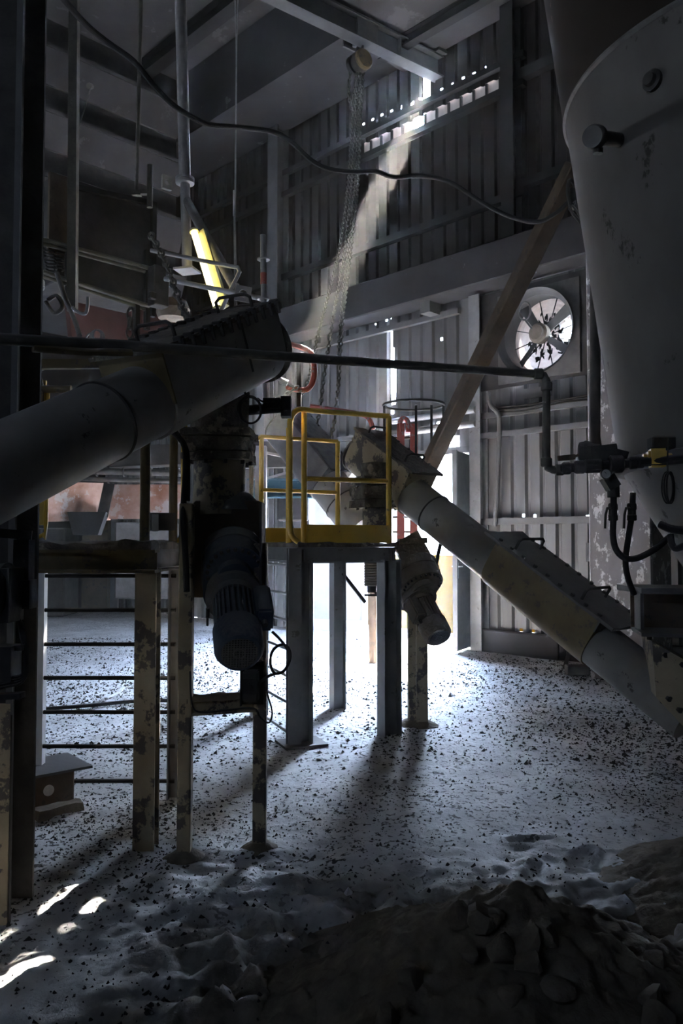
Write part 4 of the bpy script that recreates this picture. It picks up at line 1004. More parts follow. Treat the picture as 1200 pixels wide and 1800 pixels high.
# long black cable
b = NB(); cb = [P(96, -20, 4.6), P(148, 40, 4.9), P(190, 75, 5.1), P(235, 108, 5.2), P(270, 150, 5.3), P(305, 185, 5.4), P(345, 210, 5.5), P(372, 220, 5.6), P(420, 224, 5.8), P(480, 232, 6.0), P(512, 250, 6.1), P(545, 280, 6.2), P(575, 296, 6.3), P(620, 302, 6.4), P(660, 301, 6.4), P(690, 311, 6.5), P(740, 309, 6.6), P(790, 320, 6.7), P(850, 358, 6.7), P(900, 382, 6.7), P(945, 390, 6.7), P(975, 376, 6.6), P(998, 356, 6.5)]
tube(b, cb, .019, 10, 6)
solo('power_cable', b, 'black', 'thick black cable sagging across the hall to the silo', 'cable')
b = NB(); torus(b, P(1004, 338, 6.35), V((.7, -.7, 0)), .10, .016, 24, 8, sx=.6); tube(b, [P(998, 356, 6.4), P(1004, 372, 6.3), P(1020, 392, 6.2)], .012, 8, 4); tube(b, [P(998, 356, 6.4), P(1010, 366, 6.3), P(1022, 385, 6.2)], .010, 8, 4); box(b, P(1006, 350, 6.4), (.06, .06, .16))
solo('cable_clamp', b, 'dark', 'dark clamp and loops holding the black cable at the silo edge', 'clamp')

# water pipe across the picture
wpipe = thing('water_pipe', 'long dark pipe running across the hall at head height with an elbow at the right', 'pipe', P(600, 640, 4.3))
b = NB(); a = P(-40, 594, 3.05); m1 = P(200, 606, 3.42); e = P(940, 657, 4.55); pts = [a, m1, P(460, 624, 3.82), P(700, 641, 4.18), e, P(955, 660, 4.56), P(960, 670, 4.56), P(960, 690, 4.56), P(960, 810, 4.56), P(962, 822, 4.56), P(972, 826, 4.56), P(1000, 826, 4.55)]
tube(b, pts, .0235, 14); part('pipe_run', b, 'pipe', wpipe)
for p, dd_, L_ in ((P(938, 657, 4.55), V((1, 0, 0)), .05), (P(960, 672, 4.56), -Z, .05), (P(960, 805, 4.56), -Z, .05), (P(975, 826, 4.56), V((1, 0, 0)), .05)):
    b = NB(); lathe(b, p, dd_, [(0, .028), (.005, .032), (L_ - .005, .032), (L_, .028)], 16); part('fitting', b, 'pipe', wpipe)
b = NB(); a2 = P(60, 600, 3.2); e2_ = P(230, 611, 3.46); tube(b, [a2 - Z * .02, (a2 + e2_) / 2 - Z * .03, e2_ - Z * .02], .02, 10); rough(b, .008, 20); part('lagging', b, 'yelldark', wpipe)

# valve train at the silo
vt = thing('valve_train', 'dark valve train with a brass valve and gauge in front of the silo', 'valve', P(1065, 850, 4.5))
b = NB(); cyl(b, P(985, 824, 4.55), P(1210, 806, 4.3), .026, n=14); part('pipe', b, 'black', vt)
for x, rr_, L_ in ((995, .036, .05), (1018, .038, .06), (1042, .04, .10), (1082, .05, .08), (1112, .036, .05), (1125, .034, .04)):
    p = P(x, 824 - (x - 985) * .08, 4.54 - (x - 985) * .001); b = NB(); lathe(b, p - V((L_ / 2, 0, 0)), V((1, -.1, .02)), [(0, rr_ * .8), (.008, rr_), (L_ - .008, rr_), (L_, rr_ * .8)], 12); part('union', b, 'dark', vt)
b = NB(); a = P(980, 806, 4.55); bar(b, a, P(1010, 803, 4.55), .02, .03); bar(b, P(1000, 806, 4.55), P(1016, 800, 4.55), .03, .015); part('lever', b, 'brown', vt)
b = NB(); c = P(1031, 796, 4.6); lathe(b, c - V((.05, 0, 0)), V((1, -.35, 0)), [(0, .045), (.01, .062), (.035, .064), (.036, .07), (.05, .07), (.09, .05), (.12, .045)], 28); part('diaphragm', b, 'dark', vt)
b = NB(); bar(b, P(1040, 800, 4.55), P(1085, 795, 4.5), .10, .09); bar(b, P(1058, 795, 4.52), P(1102, 806, 4.48), .08, .07); part('regulator_body', b, 'black', vt)
b = NB(); bar(b, P(1137, 806, 4.40), P(1172, 805, 4.38), .11, .10); bevel(b, .014, 2); cyl(b, P(1130, 808, 4.43), P(1180, 806, 4.4), .032, n=8); part('brass_valve', b, 'brass', vt, 'brass valve body')
b = NB(); box(b, P(1162, 779, 4.42), (.13, .09, .07)); bevel(b, .008, 1); part('solenoid', b, 'black', vt)
b = NB(); bar(b, P(1066, 838, 4.5), P(1078, 858, 4.5), .07, .08, V((0, 1, 0))); cyl(b, P(1077, 848, 4.5), P(1078, 874, 4.5), .034, n=16); part('filter_bowl', b, 'black', vt)
gp_ = P(1065, 833, 4.42); b = NB(); cyl(b, gp_ + V((.005, .03, 0)), gp_, .030, n=24); ga = part('gauge', b, 'dark', vt)
b = NB(); cyl(b, gp_ + V((0, .002, 0)), gp_ - V((.001, .003, 0)), .024, n=24); part('gauge_dial', b, 'gauze', ga, 'pale dial')
b = NB(); bar(b, gp_ - V((.0, .006, 0)), gp_ + V((-.012, -.006, .012)), .003, .002); part('needle', b, 'black', ga)
def hose(pts, r, label):
    b = NB(); tube(b, pts, r, 12, 6); return solo('hose', b, 'black', label, 'hose')
hose([P(1078, 874, 4.5), P(1078, 905, 4.5), P(1077, 940, 4.5), P(1082, 965, 4.5), P(1096, 980, 4.48), P(1115, 982, 4.46), P(1136, 974, 4.45), P(1155, 962, 4.45), P(1175, 945, 4.5)], .018, 'dark hose hanging from the filter bowl in a deep curve')
hose([P(1112, 866, 4.55), P(1110, 905, 4.55), P(1104, 945, 4.55), P(1099, 985, 4.55), P(1103, 1015, 4.56), P(1114, 1045, 4.58)], .017, 'dark hose hanging straight down right of the curved one')
hose([P(1160, 922, 4.3), P(1180, 930, 4.25), P(1215, 934, 4.2)], .022, 'short thick hose stub on the hopper cone')
hose([P(1178, 940, 4.3), P(1181, 958, 4.28), P(1190, 964, 4.26), P(1210, 955, 4.2)], .018, 'small bent hose under the short stub at the right edge')
for x, lab in ((1077, 'ball valve with a hanging black lever on the curved hose'), (1110, 'ball valve with a hanging black lever on the straight hose')):
    o = thing('ball_valve', lab, 'valve', P(x, 908, 4.5))
    b = NB(); p = P(x, 900, 4.52); lathe(b, p + Z * .05, -Z, [(0, .022), (.01, .027), (.035, .027), (.04, .023), (.065, .023), (.07, .027), (.095, .027), (.10, .022)], 12); part('body', b, 'girtdark', o)
    b = NB(); a = P(x - 4, 893, 4.48); tube(b, [a, P(x - 10, 893, 4.47), P(x - 13, 905, 4.47), P(x - 14, 929, 4.47)], .007, 8); part('lever', b, 'black', o)
b = NB()
for k in range(3): torus(b, P(1172 + k * 3, 857, 4.25), V((.3 + k * .2, -1, 0)), .085, .004, 28, 6, sx=.42)
tube(b, [P(1174, 770, 4.3), P(1173, 800, 4.25), P(1173, 830, 4.25)], .004, 6)
solo('wire_coil', b, 'black', 'thin black wire coil hanging below the brass valve', 'wire')

# step stool by the plastered column
st = thing('step_stool', 'small dark step standing on the floor at the foot of the speckled column', 'step', G(1010, 1182))
b = NB(); bar(b, G(992, 1178) + Z * .02, P(1012, 1098, 10.4), .10, .05); part('side_rail', b, 'dark', st)
b = NB(); g = G(1014, 1186); box(b, g + Z * .06, (.28, .16, .12)); bevel(b, .01, 1); part('block', b, 'girt', st)
b = NB(); bar(b, P(1005, 1150, 10.0), P(1036, 1158, 10.0), .25, .03); part('tread', b, 'dark', st)
b = NB(); cyl(b, G(980, 1160), P(980, 1105, 10.9), .02, n=8); solo('bar_stub', b, 'girtdark', 'thin upright bar against the plinth left of the step', 'bar')

# cables and conduit on the wall under the fan
def wl(x, y, t): 
    q_, z_ = onwall(x, y, t); return B(q_, t, z_)
b = NB()
for k in range(3): tube(b, [wl(866, 716 + k * 4, .16), wl(920, 712 + k * 5, .16), wl(980, 703 + k * 3, .16), wl(1036, 694 + k * 4, .16)], .012, 8, 4)
solo('cable_run', b, 'girtdark', 'bundle of dusty cables along the upper girt below the fan', 'cable')
b = NB(); tube(b, [wl(858, 690, .3), wl(862, 712, .28), wl(875, 728, .2), wl(877, 760, .14), wl(874, 860, .14), wl(869, 925, .14)], .035, 10, 4)
solo('conduit', b, 'girt', 'grey conduit running down the wall right of the pale column', 'pipe')

# ============================================================ UPPER LEFT EQUIPMENT
b = NB(); p0 = P(27, 1000, 3.15); xr = P(40, 0, 3.15)
xe = .5 * (P(20, 1400, 3.52).x + P(36, 300, 3.52).x)
hbeam(b, V((xe - .14, 3.66, -.03)), V((xe - .14, 3.66, 7)), .28, .28, .02, .014, up=V((0, 1, 0)))
col = thing('steel_column', 'thick dark column with chipped cream paint along the left edge', 'column', V((xe - .14, 3.66, 0)))
part('shaft', b, 'dark', col)
b = NB(); bar(b, V((xe - .012, 3.515, .9)), V((xe - .012, 3.515, 7)), .028, .008, V((0, 1, 0))); part('edge_strip', b, 'girt', col, 'pale strip painting the lit edge')  # light along the column edge, put in as a paler strip
b = NB(); bar(b, V((xe - .07, 3.513, -.02)), V((xe - .07, 3.513, .95)), .13, .006, V((0, 1, 0))); rough(b, .003, 9); part('cover_strip', b, 'cream', col, 'strip of chipped cream paint')
# old actuator hanging on the column
ac = thing('valve_actuator', 'dark valve actuator with hoses on the left column', 'actuator', P(25, 1230, 3.05))
b = NB(); lathe(b, P(-10, 1040, 3.0), V((1, 0, 0)), [(0, .10), (.05, .11), (.07, .09), (.075, .05)], 24); box(b, P(8, 1045, 3.0), (.09, .14, .20)); part('body', b, 'black', ac)
b = NB(); box(b, P(47, 1044, 3.1), (.055, .09, .11)); box(b, P(42, 985, 3.1), (.06, .06, .16)); part('terminal_box', b, 'black', ac)
b = NB(); bar(b, P(-20, 936, 3.05), P(56, 941, 3.1), .04, .035); bar(b, P(-20, 1225, 3.0), P(40, 1222, 3.0), .05, .02); bar(b, P(-20, 1140, 3.0), P(42, 1138, 3.0), .04, .02); b.free()
for p_, q_, w_, h_ in ((P(-20, 936, 3.05), P(56, 941, 3.1), .04, .035), (P(-20, 1225, 3.0), P(40, 1222, 3.0), .05, .02), (P(-20, 1140, 3.0), P(42, 1138, 3.0), .04, .02)):
    b = NB(); bar(b, p_, q_, w_, h_); part('arm', b, 'dark', ac)
b = NB()
for k in range(4): tube(b, [P(30, 1070 + k * 4, 3.05), P(36 + k * 2, 1110, 3.03), P(44 + k, 1150 + k * 6, 3.0), P(40, 1185 + k * 4, 2.98), P(10, 1192 + k * 5, 2.96), P(-30, 1196 + k * 6, 2.95)], .007, 8, 5)
part('hose_loop', b, 'black', ac)
b = NB(); box(b, P(5, 1165, 3.0), (.10, .1, .13)); part('filter', b, 'dark', ac)

# steel box lying on the floor by the ladder
bx1 = thing('steel_box', 'dusty rectangular steel box with a round hole on the floor at the lower left', 'box', G(80, 1425))
g0 = G(18, 1432); g1 = G(131, 1408); dr = (g1 - g0); dr.z = 0; dr.normalize(); nr = V((-dr.y, dr.x, 0)); W_ = (g1 - g0).length
c = (g0 + g1) / 2 + nr * .17 + Z * .10
b = NB(); box(b, c - dr * .1, (W_ + .2, .34, .20), (dr, nr, Z)); bevel(b, .01, 1); part('body', b, 'brown', bx1)
b = NB(); box(b, c + Z * .108 - dr * .07, (W_ + .34, .42, .016), (dr, nr, Z)); part('lid', b, 'girt', bx1)
b = NB(); hc_ = P(81, 1387, 4.9); hc_ = g0.lerp(g1, .58) + Z * .10 - nr * .004; lathe(b, hc_, nr, [(0, .034), (.006, .034)], 24); part('hole', b, 'palechip', bx1, 'pale filled round hole')
b = NB()
for k in range(5):
    p = c + Z * .12 + dr * random.uniform(-.3, .0) + nr * random.uniform(-.15, .15); bar(b, p, p + V((random.uniform(-.1, .1), random.uniform(-.05, .05), .01)), .03, .012)
part('scrap', b, 'dark', bx1)
b = NB(); bar(b, G(60, 1442) + Z * .03, G(140, 1420) + Z * .02, .10, .06); bmesh.ops.subdivide_edges(b, edges=b.edges[:], cuts=4, use_grid_fill=True); rough(b, .02, 12); solo('rubble_block', b, 'heap', 'broken block lying in front of the steel box', 'block')

# cabinet with rails, hung at the upper left
n1 = V((SQ, SQ, 0)); n2 = V((SQ, -SQ, 0))
def alongL(x, y, c=10.53):        # point on the plane Y - X = c
    r = ray(x, y); k = c / (r.y - r.x); return V((r.x * k, r.y * k, EYE + r.z * k))
a = alongL(98, 325); e = alongL(265, 360); zb_ = alongL(265, 535).z
b = NB(); L_ = (V((e.x, e.y, 0)) - V((a.x, a.y, 0))).length; cc = (a + e) / 2; cc.z = (e.z + zb_) / 2
box(b, cc - n2 * .25, (L_, .5, e.z - zb_), (n1, n2, Z)); bevel(b, .01, 1)
cab = thing('hanging_cabinet', 'dark sheet metal cabinet high at the left behind tube rails', 'cabinet', V((cc.x, cc.y, zb_)))
part('body', b, 'dark', cab)
b = NB(); box(b, e + n1 * .02 + n2 * .02 - Z * .6, (.05, .06, 1.25), (n1, n2, Z)); part('edge_angle', b, 'girtdark', cab)
b = NB(); bar(b, a + Z * .01 + n2 * .02, e + n2 * .02 + Z * .01, .05, .05); part('top_trim', b, 'girtdark', cab)
b = NB(); box(b, alongL(100, 380) + n1 * .0 + n2 * .03, (.20, .04, .8), (n1, n2, Z)); part('door', b, 'brown', cab, 'brownish narrow door')
ur = thing('tube_rail', 'twin dusty tube rails in front of the hanging cabinet', 'rail', alongL(160, 520, 10.2))
for (x0, y0, x1, y1) in ((42, 412, 264, 472), (75, 478, 262, 538)):
    b = NB(); cyl(b, alongL(x0, y0, 10.3), alongL(x1, y1, 10.3), .022, n=10); cyl(b, alongL(x0, y0 + 8, 10.35), alongL(x1, y1 + 8, 10.35), .018, n=10); part('rail', b, 'pipe', ur)
for x, y0, y1 in ((120, 430, 520), (258, 440, 580), (240, 535, 590)):
    b = NB(); bar(b, alongL(x, y0, 10.35), alongL(x, y1, 10.35), .05, .05, n1); part('upright', b, 'girtdark', ur)
b = NB(); box(b, alongL(278, 505, 10.2), (.18, .14, .42), (n1, n2, Z)); box(b, alongL(268, 520, 10.1), (.08, .06, .08), (n1, n2, Z)); bevel(b, .01, 1); solo('terminal_case', b, 'dark', 'dark case at the right end of the twin tube rails', 'box')
b = NB()
for k in range(9): torus(b, alongL(84 + k * .8, 425 + k * 6, 10.5), Z, .05, .008, 16, 5); torus(b, alongL(104, 430 + k * 5.5, 10.5), Z, .045, .008, 16, 5)
solo('spring_pair', b, 'girtdark', 'two dark coil springs behind the upper tube rail at the left', 'spring')

# vertical members
def vtube(x, y0, y1, Y, r, m, name, label, cat, sq=0):
    b = NB(); a, e = P(x[0], y0, Y), P(x[1], y1, Y)
    if sq: bar(b, a, e, r * 2, r * 2, V((0, 1, 0)))
    else: cyl(b, a, e, r, n=18)
    return b, a, e
b, a, e = vtube((131, 127), -15, 548, 7.6, .042, 'steel', '', '', '', 1); solo('hanger_strut', b, 'pipe', 'dark square strut coming down in front of the hanging cabinet', 'strut')
b, a, e = vtube((248, 240), -15, 340, 8.6, .022, 'pipe', '', '', ''); hgr = thing('hanger_rod', 'thin rod coming down to the top of the hanging cabinet', 'rod', e); part('rod', b, 'pipe', hgr)
b = NB(); box(b, e, (.10, .06, .05)); box(b, P(256, 338, 8.5), (.10, .06, .05)); part('clamp', b, 'pipe', hgr)
b, a, e = vtube((264, 263), 290, 365, 8.3, .03, 'pipe', '', '', ''); solo('scaffold_stub', b, 'pipe', 'short scaffold tube end above the right corner of the hanging cabinet', 'tube')
hp_ = thing('hanger_pipe', 'long grey pipe hanging from the roof with a flange and diagonal leg', 'pipe', P(330, 480, 7.6))
b = NB(); cyl(b, P(317, -15, 7.6), P(325, 318, 7.6), .056, n=20); cyl(b, P(325, 318, 7.6), P(329, 476, 7.6), .048, n=20); part('pipe', b, 'lightpipe', hp_)
b = NB(); lathe(b, P(325, 312, 7.6), -Z, [(0, .07), (.005, .09), (.03, .09), (.032, .06), (.036, .09), (.06, .09), (.065, .06)], 24); part('flange', b, 'lightpipe', hp_)
b = NB(); lathe(b, P(329, 474, 7.6), -Z, [(0, .14), (.02, .14)], 4, ph=.5); part('base_plate', b, 'lightpipe', hp_)
b = NB(); cyl(b, P(327, 352, 7.6), P(413, 505, 7.0), .045, n=16); part('diagonal_leg', b, 'steel', hp_)
# wall brackets on the louvre wall
b = NB(); p = P(160, 152, 10.5); cyl(b, p, P(132, 248, 9.8), .012, n=6); cyl(b, p, p - V((0, .1, .05)), .04, n=8); solo('stay_rod', b, 'pipe', 'thin slanting stay rod on the upper left ledges', 'rod')
b = NB(); plate_hole(b, P(294, 320, 12.5), V((.8, .6, 0)), Z, V((-.6, .8, 0)), .16, .22, .045, .06); solo('eye_bracket', b, 'pipe', 'small bracket with a hole on the upper left wall', 'bracket')

# fluorescent lamp
lm = thing('fluorescent_lamp', 'glowing yellowish fluorescent tube lamp slanting beside the hanging pipe', 'lamp', P(361, 545, 7.2))
la_, le_ = P(341, 408, 7.25), P(381, 541, 7.0)
b = NB(); dl = (le_ - la_).normalized(); cyl(b, la_, le_, .030, n=20); part('tube', b, 'lamp', lm)
b = NB(); of = V((.05, .06, .02)); bar(b, la_ + of, le_ + of, .10, .05, V((.4, 1, 0))); part('housing', b, 'lampbody', lm)
for q, s_ in ((la_, -1), (le_, 1)):
    b = NB(); cyl(b, q, q + dl * s_ * .02, .042, n=16); part('end_cap', b, 'lampbody', lm)
# tube frame by the lamp with a square flange plate
tf = thing('scaffold_bracket', 'thin bent tube frame in front of the glowing lamp', 'frame', P(390, 545, 6.8))
b = NB(); tube(b, [P(265, 440, 7.0), P(345, 456, 6.9), P(405, 468, 6.8), P(418, 470, 6.8), P(421, 478, 6.8), P(405, 510, 6.8), P(384, 555, 6.8)], .018, 10); part('tube', b, 'lightpipe', tf)
b = NB(); cyl(b, P(290, 490, 6.95), P(470, 527, 6.55), .022, n=12); part('cross_tube', b, 'lightpipe', tf)
b = NB(); plate_hole(b, P(427, 517, 6.5), V((1, .15, -.15)).normalized(), V((.15, 0, 1)).normalized(), V((.1, -1, 0)), .13, .13, .034, .012); solo('flange_plate', b, 'lightpipe', 'pale square plate with a round hole beside the lamp', 'plate')
# scaffold standard
sc = thing('scaffold_standard', 'upright scaffold tube with ring rosettes behind the near conveyor', 'scaffold', P(466, 690, 6.4))
b = NB(); cyl(b, P(462, 413, 6.4), P(466, 700, 6.4), .024, n=14); part('tube', b, 'lightpipe', sc)
for y in (457, 527):
    b = NB(); lathe(b, P(463, y, 6.4), Z, [(0, .052), (.010, .052)], 20); part('rosette', b, 'lightpipe', sc)
b = NB(); cyl(b, P(463, 480, 6.4), P(463, 500, 6.4), .0255, n=14); part('paint_band', b, 'red', sc, 'red painted band')
# red-white bent handrails
b = NB(); tube(b, [P(462, 596, 6.6), P(500, 603, 6.7), P(530, 611, 6.8), P(546, 621, 6.8), P(552, 640, 6.8), P(551, 665, 6.8), P(543, 682, 6.8), P(528, 686, 6.8), P(505, 680, 6.7)], .024, 12, 4); solo('bent_handrail', b, 'red', 'worn red bent handrail to the right of the near conveyor end', 'rail')
b = NB(); bar(b, P(525, 625, 6.8), P(525, 715, 6.8), .04, .02, V((0, 1, 0))); solo('rail_stanchion', b, 'girtdark', 'flat upright of the worn red handrail', 'post')
b = NB(); tube(b, [P(545, 714, 8.4), P(600, 722, 8.4), P(632, 728, 8.4), P(648, 736, 8.4), P(656, 755, 8.4)], .025, 12, 4); solo('bent_handrail', b, 'red', 'worn pink-red handrail just behind the yellow top rail', 'rail')
cp = thing('cable_tensioner', 'rope and tensioner with clips right of the near conveyor end', 'tensioner', P(480, 672, 6.3))
b = NB(); cyl(b, P(464, 655, 6.3), P(516, 680, 6.4), .012, n=8); part('rope', b, 'lightpipe', cp)
b = NB(); cyl(b, P(473, 660, 6.3), P(481, 665, 6.3), .028, n=10); part('clip', b, 'red', cp, 'red clip')
b = NB(); cyl(b, P(492, 668, 6.3), P(505, 674, 6.3), .026, n=10); part('clip', b, 'lightpipe', cp)
b = NB(); chain(b, [P(520, 682, 6.6), P(505, 692, 6.6), P(492, 699, 6.6), P(480, 703, 6.6)], .045, .007); part('chain', b, 'lightpipe', cp)
# chains above the near conveyor
b = NB(); chain(b, [P(266, 415, 6.6), P(288, 455, 6.4), P(305, 500, 6.2), P(322, 545, 6.0), P(334, 562, 5.6)], .075, .012); solo('lifting_chain', b, 'pipe', 'heavy chain slanting down to the near conveyor lid', 'chain')
b = NB(); chain(b, [P(229, 552, 5.6), P(228, 590, 5.6)], .07, .011, 0); solo('lifting_chain', b, 'pipe', 'short heavy chain hanging left of the conveyor lid', 'chain')
# rope pair from the ceiling
b = NB(); tube(b, [P(413, -15, 9.0), P(415, 100, 9.0), P(413, 330, 9.0), P(411, 380, 9.0), P(413, 560, 8.6)], .007, 6); tube(b, [P(419, -15, 9.0), P(416, 70, 9.0), P(414, 340, 9.0), P(413, 380, 9.0), P(416, 560, 8.6)], .007, 6); cyl(b, P(412, 335, 9.0), P(412, 380, 9.0), .018, n=8)
solo('hoist_rope', b, 'lightpipe', 'thin double rope hanging from the ceiling left of centre', 'rope')
# ladder cage at the far left
cg = thing('ladder_cage', 'pale safety cage hoops with thin strips at the far left', 'cage', P(55, 640, 6.2))
for y in (497, 640):
    b = NB(); c = P(35, y, 6.2); rr_ = []
    for k in range(33):
        a = 2 * math.pi * k / 32; rr_.append(c + V((math.cos(a) * .18, math.sin(a) * .18, 0)))
    for p, q in zip(rr_, rr_[1:]): bar(b, p, q, .01, .05)
    part('hoop', b, 'lightpipe', cg)
for x in (60, 71):
    b = NB(); bar(b, P(x, 500, 6.2), P(x, 655, 6.2), .012, .03, V((0, 1, 0))); part('strip', b, 'lightpipe', cg)
b = NB(); tube(b, [P(127, 540, 6.4), P(135, 547, 6.4), P(147, 552, 6.4), P(153, 545, 6.4), P(154, 522, 6.4)], .014, 10, 4); solo('hook_pipe', b, 'lightpipe', 'small hooked pale pipe below the hanging strut', 'pipe')
b = NB(); tube(b, [P(100, 480, 6.6), P(115, 525, 6.5), P(130, 560, 6.4), P(140, 590, 6.2)], .02, 10, 4); tube(b, [P(80, 530, 6.6), P(95, 550, 6.6), P(110, 540, 6.6), P(100, 520, 6.6), P(84, 528, 6.6)], .018, 10, 5)
solo('hose', b, 'steel', 'dusty hose hanging behind the ladder cage at the far left', 'hose')
b = NB()
for k in range(4): torus(b, P(168 + k * 2, 591, 5.2), V((.2 * k, -1, .2)), .045, .005, 20, 5, sx=.8)
tube(b, [P(148, 600, 5.2), P(155, 588, 5.2), P(165, 585, 5.2)], .006, 6, 3)
solo('wire_bundle', b, 'lightpipe', 'small coil of pale wire above the near conveyor', 'wire')
b = NB(); bar(b, alongL(120, 565, 13.0), alongL(330, 580, 13.0), .1, .5); solo('red_panel', b, 'darkred', 'dull red plate behind the equipment at the upper left', 'plate')
b = NB(); lathe(b, P(303, 560, 9), Z, [(0, .16), (.1, .2), (.2, .16), (.22, .1)], 20); solo('small_motor', b, 'gear', 'small rounded dusty motor behind the conveyor lid', 'motor')

# ============================================================ BACKGROUND OF THE LEFT BAY
rh = thing('rusty_hopper', 'rusty plate hopper band in the left background', 'hopper', P(190, 940, 11.5))
b = NB(); a = P(60, 882, 11.0); e = P(192, 882, 12.0); bar(b, a, e, .04, .56); part('plate', b, 'rusthop', rh)
b = NB(); a = P(192, 882, 12.0); e = P(325, 882, 12.0); bar(b, a, e, .04, .52); part('plate', b, 'rusthop', rh)
b = NB(); q = [P(118, 900, 11.3), P(186, 900, 11.3), P(172, 940, 11.3), P(128, 940, 11.3)]; prism(b, q, V((-.1, .5, 0))); part('outlet', b, 'black', rh)
b = NB(); bar(b, P(192, 850, 11.7), P(180, 908, 11.6), .16, .02, V((0, 1, 0))); part('side_plate', b, 'dark', rh)
b = NB()
for y, rr_ in ((828, .05), (842, .035)): cyl(b, P(60, y - 2, 11.8), P(330, y + 4, 11.8), rr_, n=12)
part('header_pipe', b, 'steel', rh)
for k in range(4):
    b = NB(); torus(b, P(170 + k * 48, 830, 11.8), V((1, 0, .02)), .06, .012, 16, 6); part('pipe_clip', b, 'dark', rh)
b = NB(); bar(b, P(200, 805, 12), P(330, 800, 12), .4, .30); part('upper_plate', b, 'dark', rh)
def bgcol(x0, x1, yb, top, m, name, label, cat):
    g = G((x0 + x1) / 2, yb); w = (x1 - x0) * g.y / FOC; b = NB(); bar(b, V((g.x, g.y, -.02)), V((g.x, g.y, top)), w, w, V((0, 1, 0))); solo(name, b, m, label, cat)
bgcol(150, 194, 1072, 2.5, 'yelldark', 'yellow_column', 'dirty yellow square column in the left background', 'column')
bgcol(195, 207, 1072, 2.6, 'hbeam', 'pale_column', 'pale narrow column right of the dirty yellow one', 'column')
for i, x in enumerate((216, 225, 233)):
    g = G(x, 1076); b = NB(); cyl(b, V((g.x, g.y, 0)), V((g.x, g.y, 2.4)), .05, n=10); solo('riser_pipe', b, 'steel', ('leftmost', 'middle', 'rightmost')[i] + ' of three grey riser pipes in the left background', 'pipe', 'riser pipes in the left background')
mc = thing('floor_pump', 'dark pump with shiny fittings on the floor in the left background', 'pump', G(118, 1068))
g = G(118, 1066); b = NB(); lathe(b, g + V((-.4, 0, .28)), V((1, 0, .1)), [(0, .10), (.05, .2), (.5, .24), (.6, .16), (.8, .12)], 20); part('body', b, 'dark', mc)
b = NB(); torus(b, g + V((.05, -.2, .33)), V((0, 1, .4)), .22, .025, 24, 8, sx=1.4); lathe(b, g + V((.35, -.15, .36)), V((1, 0, -.2)), [(0, .05), (.05, .09), (.2, .07)], 16); part('fitting', b, 'lightpipe', mc)
b = NB(); box(b, g + V((-.1, -.1, .06)), (.9, .5, .12)); part('base', b, 'black', mc)
b = NB(); box(b, G(70, 1085) + V((-.6, .6, 1.0)), (2.2, 1.0, 2.0)); bevel(b, .03, 1); solo('machine_block', b, 'dark', 'dark machine block at the far left background', 'machine')
b = NB(); box(b, P(262, 985, 17), (1.3, .6, 1.6)); bevel(b, .03, 1); solo('grey_duct', b, 'steel', 'grey duct block hanging in the left background', 'duct')
# hose and strip lying on the far floor
b = NB(); tube(b, [G(70, 1252), G(150, 1246), G(235, 1238), G(320, 1236)], .02, 8, 4); solo('floor_hose', b, 'black', 'dark hose lying on the floor behind the near ladder', 'hose')
for v in bpy.data.objects['floor_hose'].data.vertices: v.co.z += .03
b = NB(); pts_ = [G(186, 1232), G(200, 1226), G(209, 1222), G(216, 1214), G(230, 1212)]
for p, q in zip(pts_, pts_[1:]): bar(b, p + Z * .03, q + Z * .03, .04, .01)
solo('tape_strip', b, 'palechip', 'pale crumpled strip on the floor behind the ladder', 'strip')

# ============================================================ HEAPS AND DEBRIS
def heap(name, label, c, rad, h, peakpow, seed, m='heap', sx=1.0, sy=1.0, n=110):
    b = NB(); rows = []
    for j in range(n + 1):
        row = []
        for i in range(n + 1):
            x, y = (i / n * 2 - 1) * 1.3, (j / n * 2 - 1) * 1.3; r = math.hypot(x, y)
            ang = math.atan2(y, x); rr = r / (1 + .13 * noise.noise(V((math.cos(ang) * 1.5, math.sin(ang) * 1.5, seed))))
            p = V((c.x + x * rad * sx, c.y + y * rad * sy, seed))
            z = h * max(0, 1 - rr) ** peakpow
            k = min(1, max(0, (1 - rr) * 4))
            z += k * (.05 * noise.fractal(p * 3.0, .9, 2, 4) + .020 * noise.fractal(p * 13, .8, 2, 4) + .010 * noise.noise(p * 24))
            row.append(b.verts.new((p.x, p.y, z - .06 + (.05 if rr < 1 else -.05))))
        rows.append(row)
    for r0, r1 in zip(rows, rows[1:]):
        for i in range(n): b.faces.new((r0[i], r0[i + 1], r1[i + 1], r1[i]))
    return solo(name, b, m, label, 'heap', ang=180)
heap('rubble_heap', 'big dark heap of powder and rubble in the foreground', V((.60, 2.78, 0)), 1.0, .50, 1.12, 4.0, n=230)
heap('rubble_heap', 'smaller heap of powder at the right edge behind the big heap', V((1.95, 3.75, 0)), .75, .24, 1.0, 9.0)
heap('rubble_heap', 'low ridge of powder at the lower left foot of the big heap', V((-.05, 2.75, 0)), .55, .12, 1.0, 14.0)
cl = random.Random(21)
for k in range(22):
    a = cl.uniform(3.3, 6.1); r = cl.uniform(.15, .75); x, y = .60 + r * math.cos(a), 2.78 + r * math.sin(a); z = .50 * (1 - r) ** 1.05
    s = cl.uniform(.025, .055); b = NB(); bmesh.ops.create_icosphere(b, subdivisions=2, radius=s, matrix=Matrix.Translation((x, y, z)))
    for v in b.verts: v.co += V(noise.noise_vector(v.co * 18)) * s * .6
    solo('clod', b, 'heap', 'clod of caked powder on the near face of the big heap', 'clod', 'clods on the big heap')

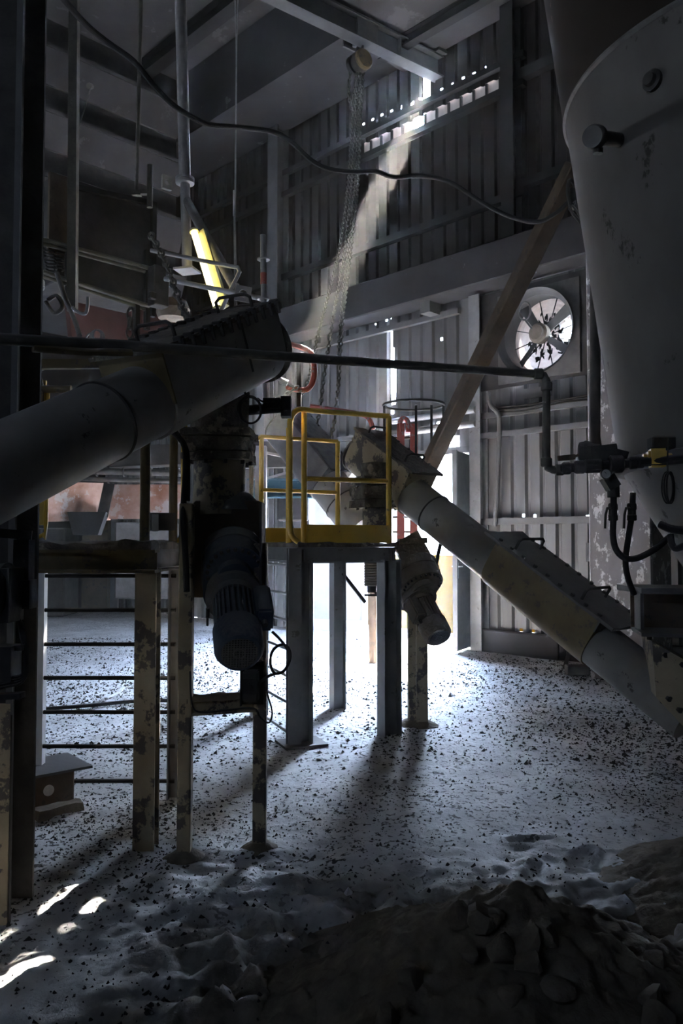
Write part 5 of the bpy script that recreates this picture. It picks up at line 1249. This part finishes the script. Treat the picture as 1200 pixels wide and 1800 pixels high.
def chips(name, m, label, cnt, seed, f, s0, s1):
    rg = random.Random(seed); vs, fs = [], []; n = 0; tries = 0
    while n < cnt and tries < cnt * 60:
        tries += 1
        y = 1.9 + (rg.random() ** 1.4) * 12; x = rg.uniform(-.62, .62) * y
        if rg.random() > f(x, y): continue
        if (x + y) > 14.3: continue
        s = rg.uniform(s0, s1) * (1 + (y > 6) * .5) * rg.choice((.6, .8, 1, 1, 1.6)); a = rg.uniform(0, 6.28); z = (fh(x, y) if y < 14 else 0)
        k = len(vs); m_ = rg.choice((4, 5, 6)); e = rg.uniform(.4, 1)
        for i in range(m_):
            t = a + 2 * math.pi * i / m_; r_ = s * rg.uniform(.7, 1.2); X, Y = math.cos(t) * r_, math.sin(t) * r_ * e
            vs.append((x + X * math.cos(a) - Y * math.sin(a), y + X * math.sin(a) + Y * math.cos(a), z - .004))
        vs.append((x + rg.uniform(-.3, .3) * s, y + rg.uniform(-.3, .3) * s, z + s * rg.uniform(.35, .9)))
        for i in range(m_): fs.append((k + i, k + (i + 1) % m_, k + m_))
        n += 1
    me = bpy.data.meshes.new(name); me.from_pydata(vs, [], fs); me.update(); me.materials.append(M[m])
    o = bpy.data.objects.new(name, me); COL.objects.link(o); o['label'] = label; o['category'] = 'debris'; o['kind'] = 'stuff'
BLOT = [(G(180, 1215), 1.0, .9), (G(250, 1120), .8, .8), (G(150, 1465), .42, .9), (G(960, 1180), 1.2, .8), (G(1150, 1290), .8, .9), (G(1150, 1370), .35, .6), (G(640, 1210), .7, .5), (G(350, 1180), .8, .8), (G(420, 1430), .5, .5), (G(720, 1400), .3, .5)]
def dens(x, y):
    p = V((x, y, 0)); d = .30 + .9 * max(0, noise.fractal(p * .8 + V((4, 2, 0)), 1, 2, 4)) + .5 * max(0, noise.noise(p * 2.4))
    if x < -.8 and y > 3.6: d += .35
    if x > 1.3 and y > 5: d += .3
    if y < 3.9 and x > -.6: d *= .25
    for g_, r_, a_ in BLOT:
        q_ = ((x - g_.x) ** 2 * .5 + (y - g_.y) ** 2 * 1.0) / r_ ** 2
        if q_ < 4: d += a_ * 1.6 * math.exp(-q_)
    d *= .45
    return d
chips('floor_debris', 'chip', 'dark grit and flakes scattered over the dusty floor', 34000, 5, dens, .004, .013)
chips('pale_floor_debris', 'palechip', 'pale flakes and crumbs scattered on the floor', 160, 8, lambda x, y: .3, .010, .022)
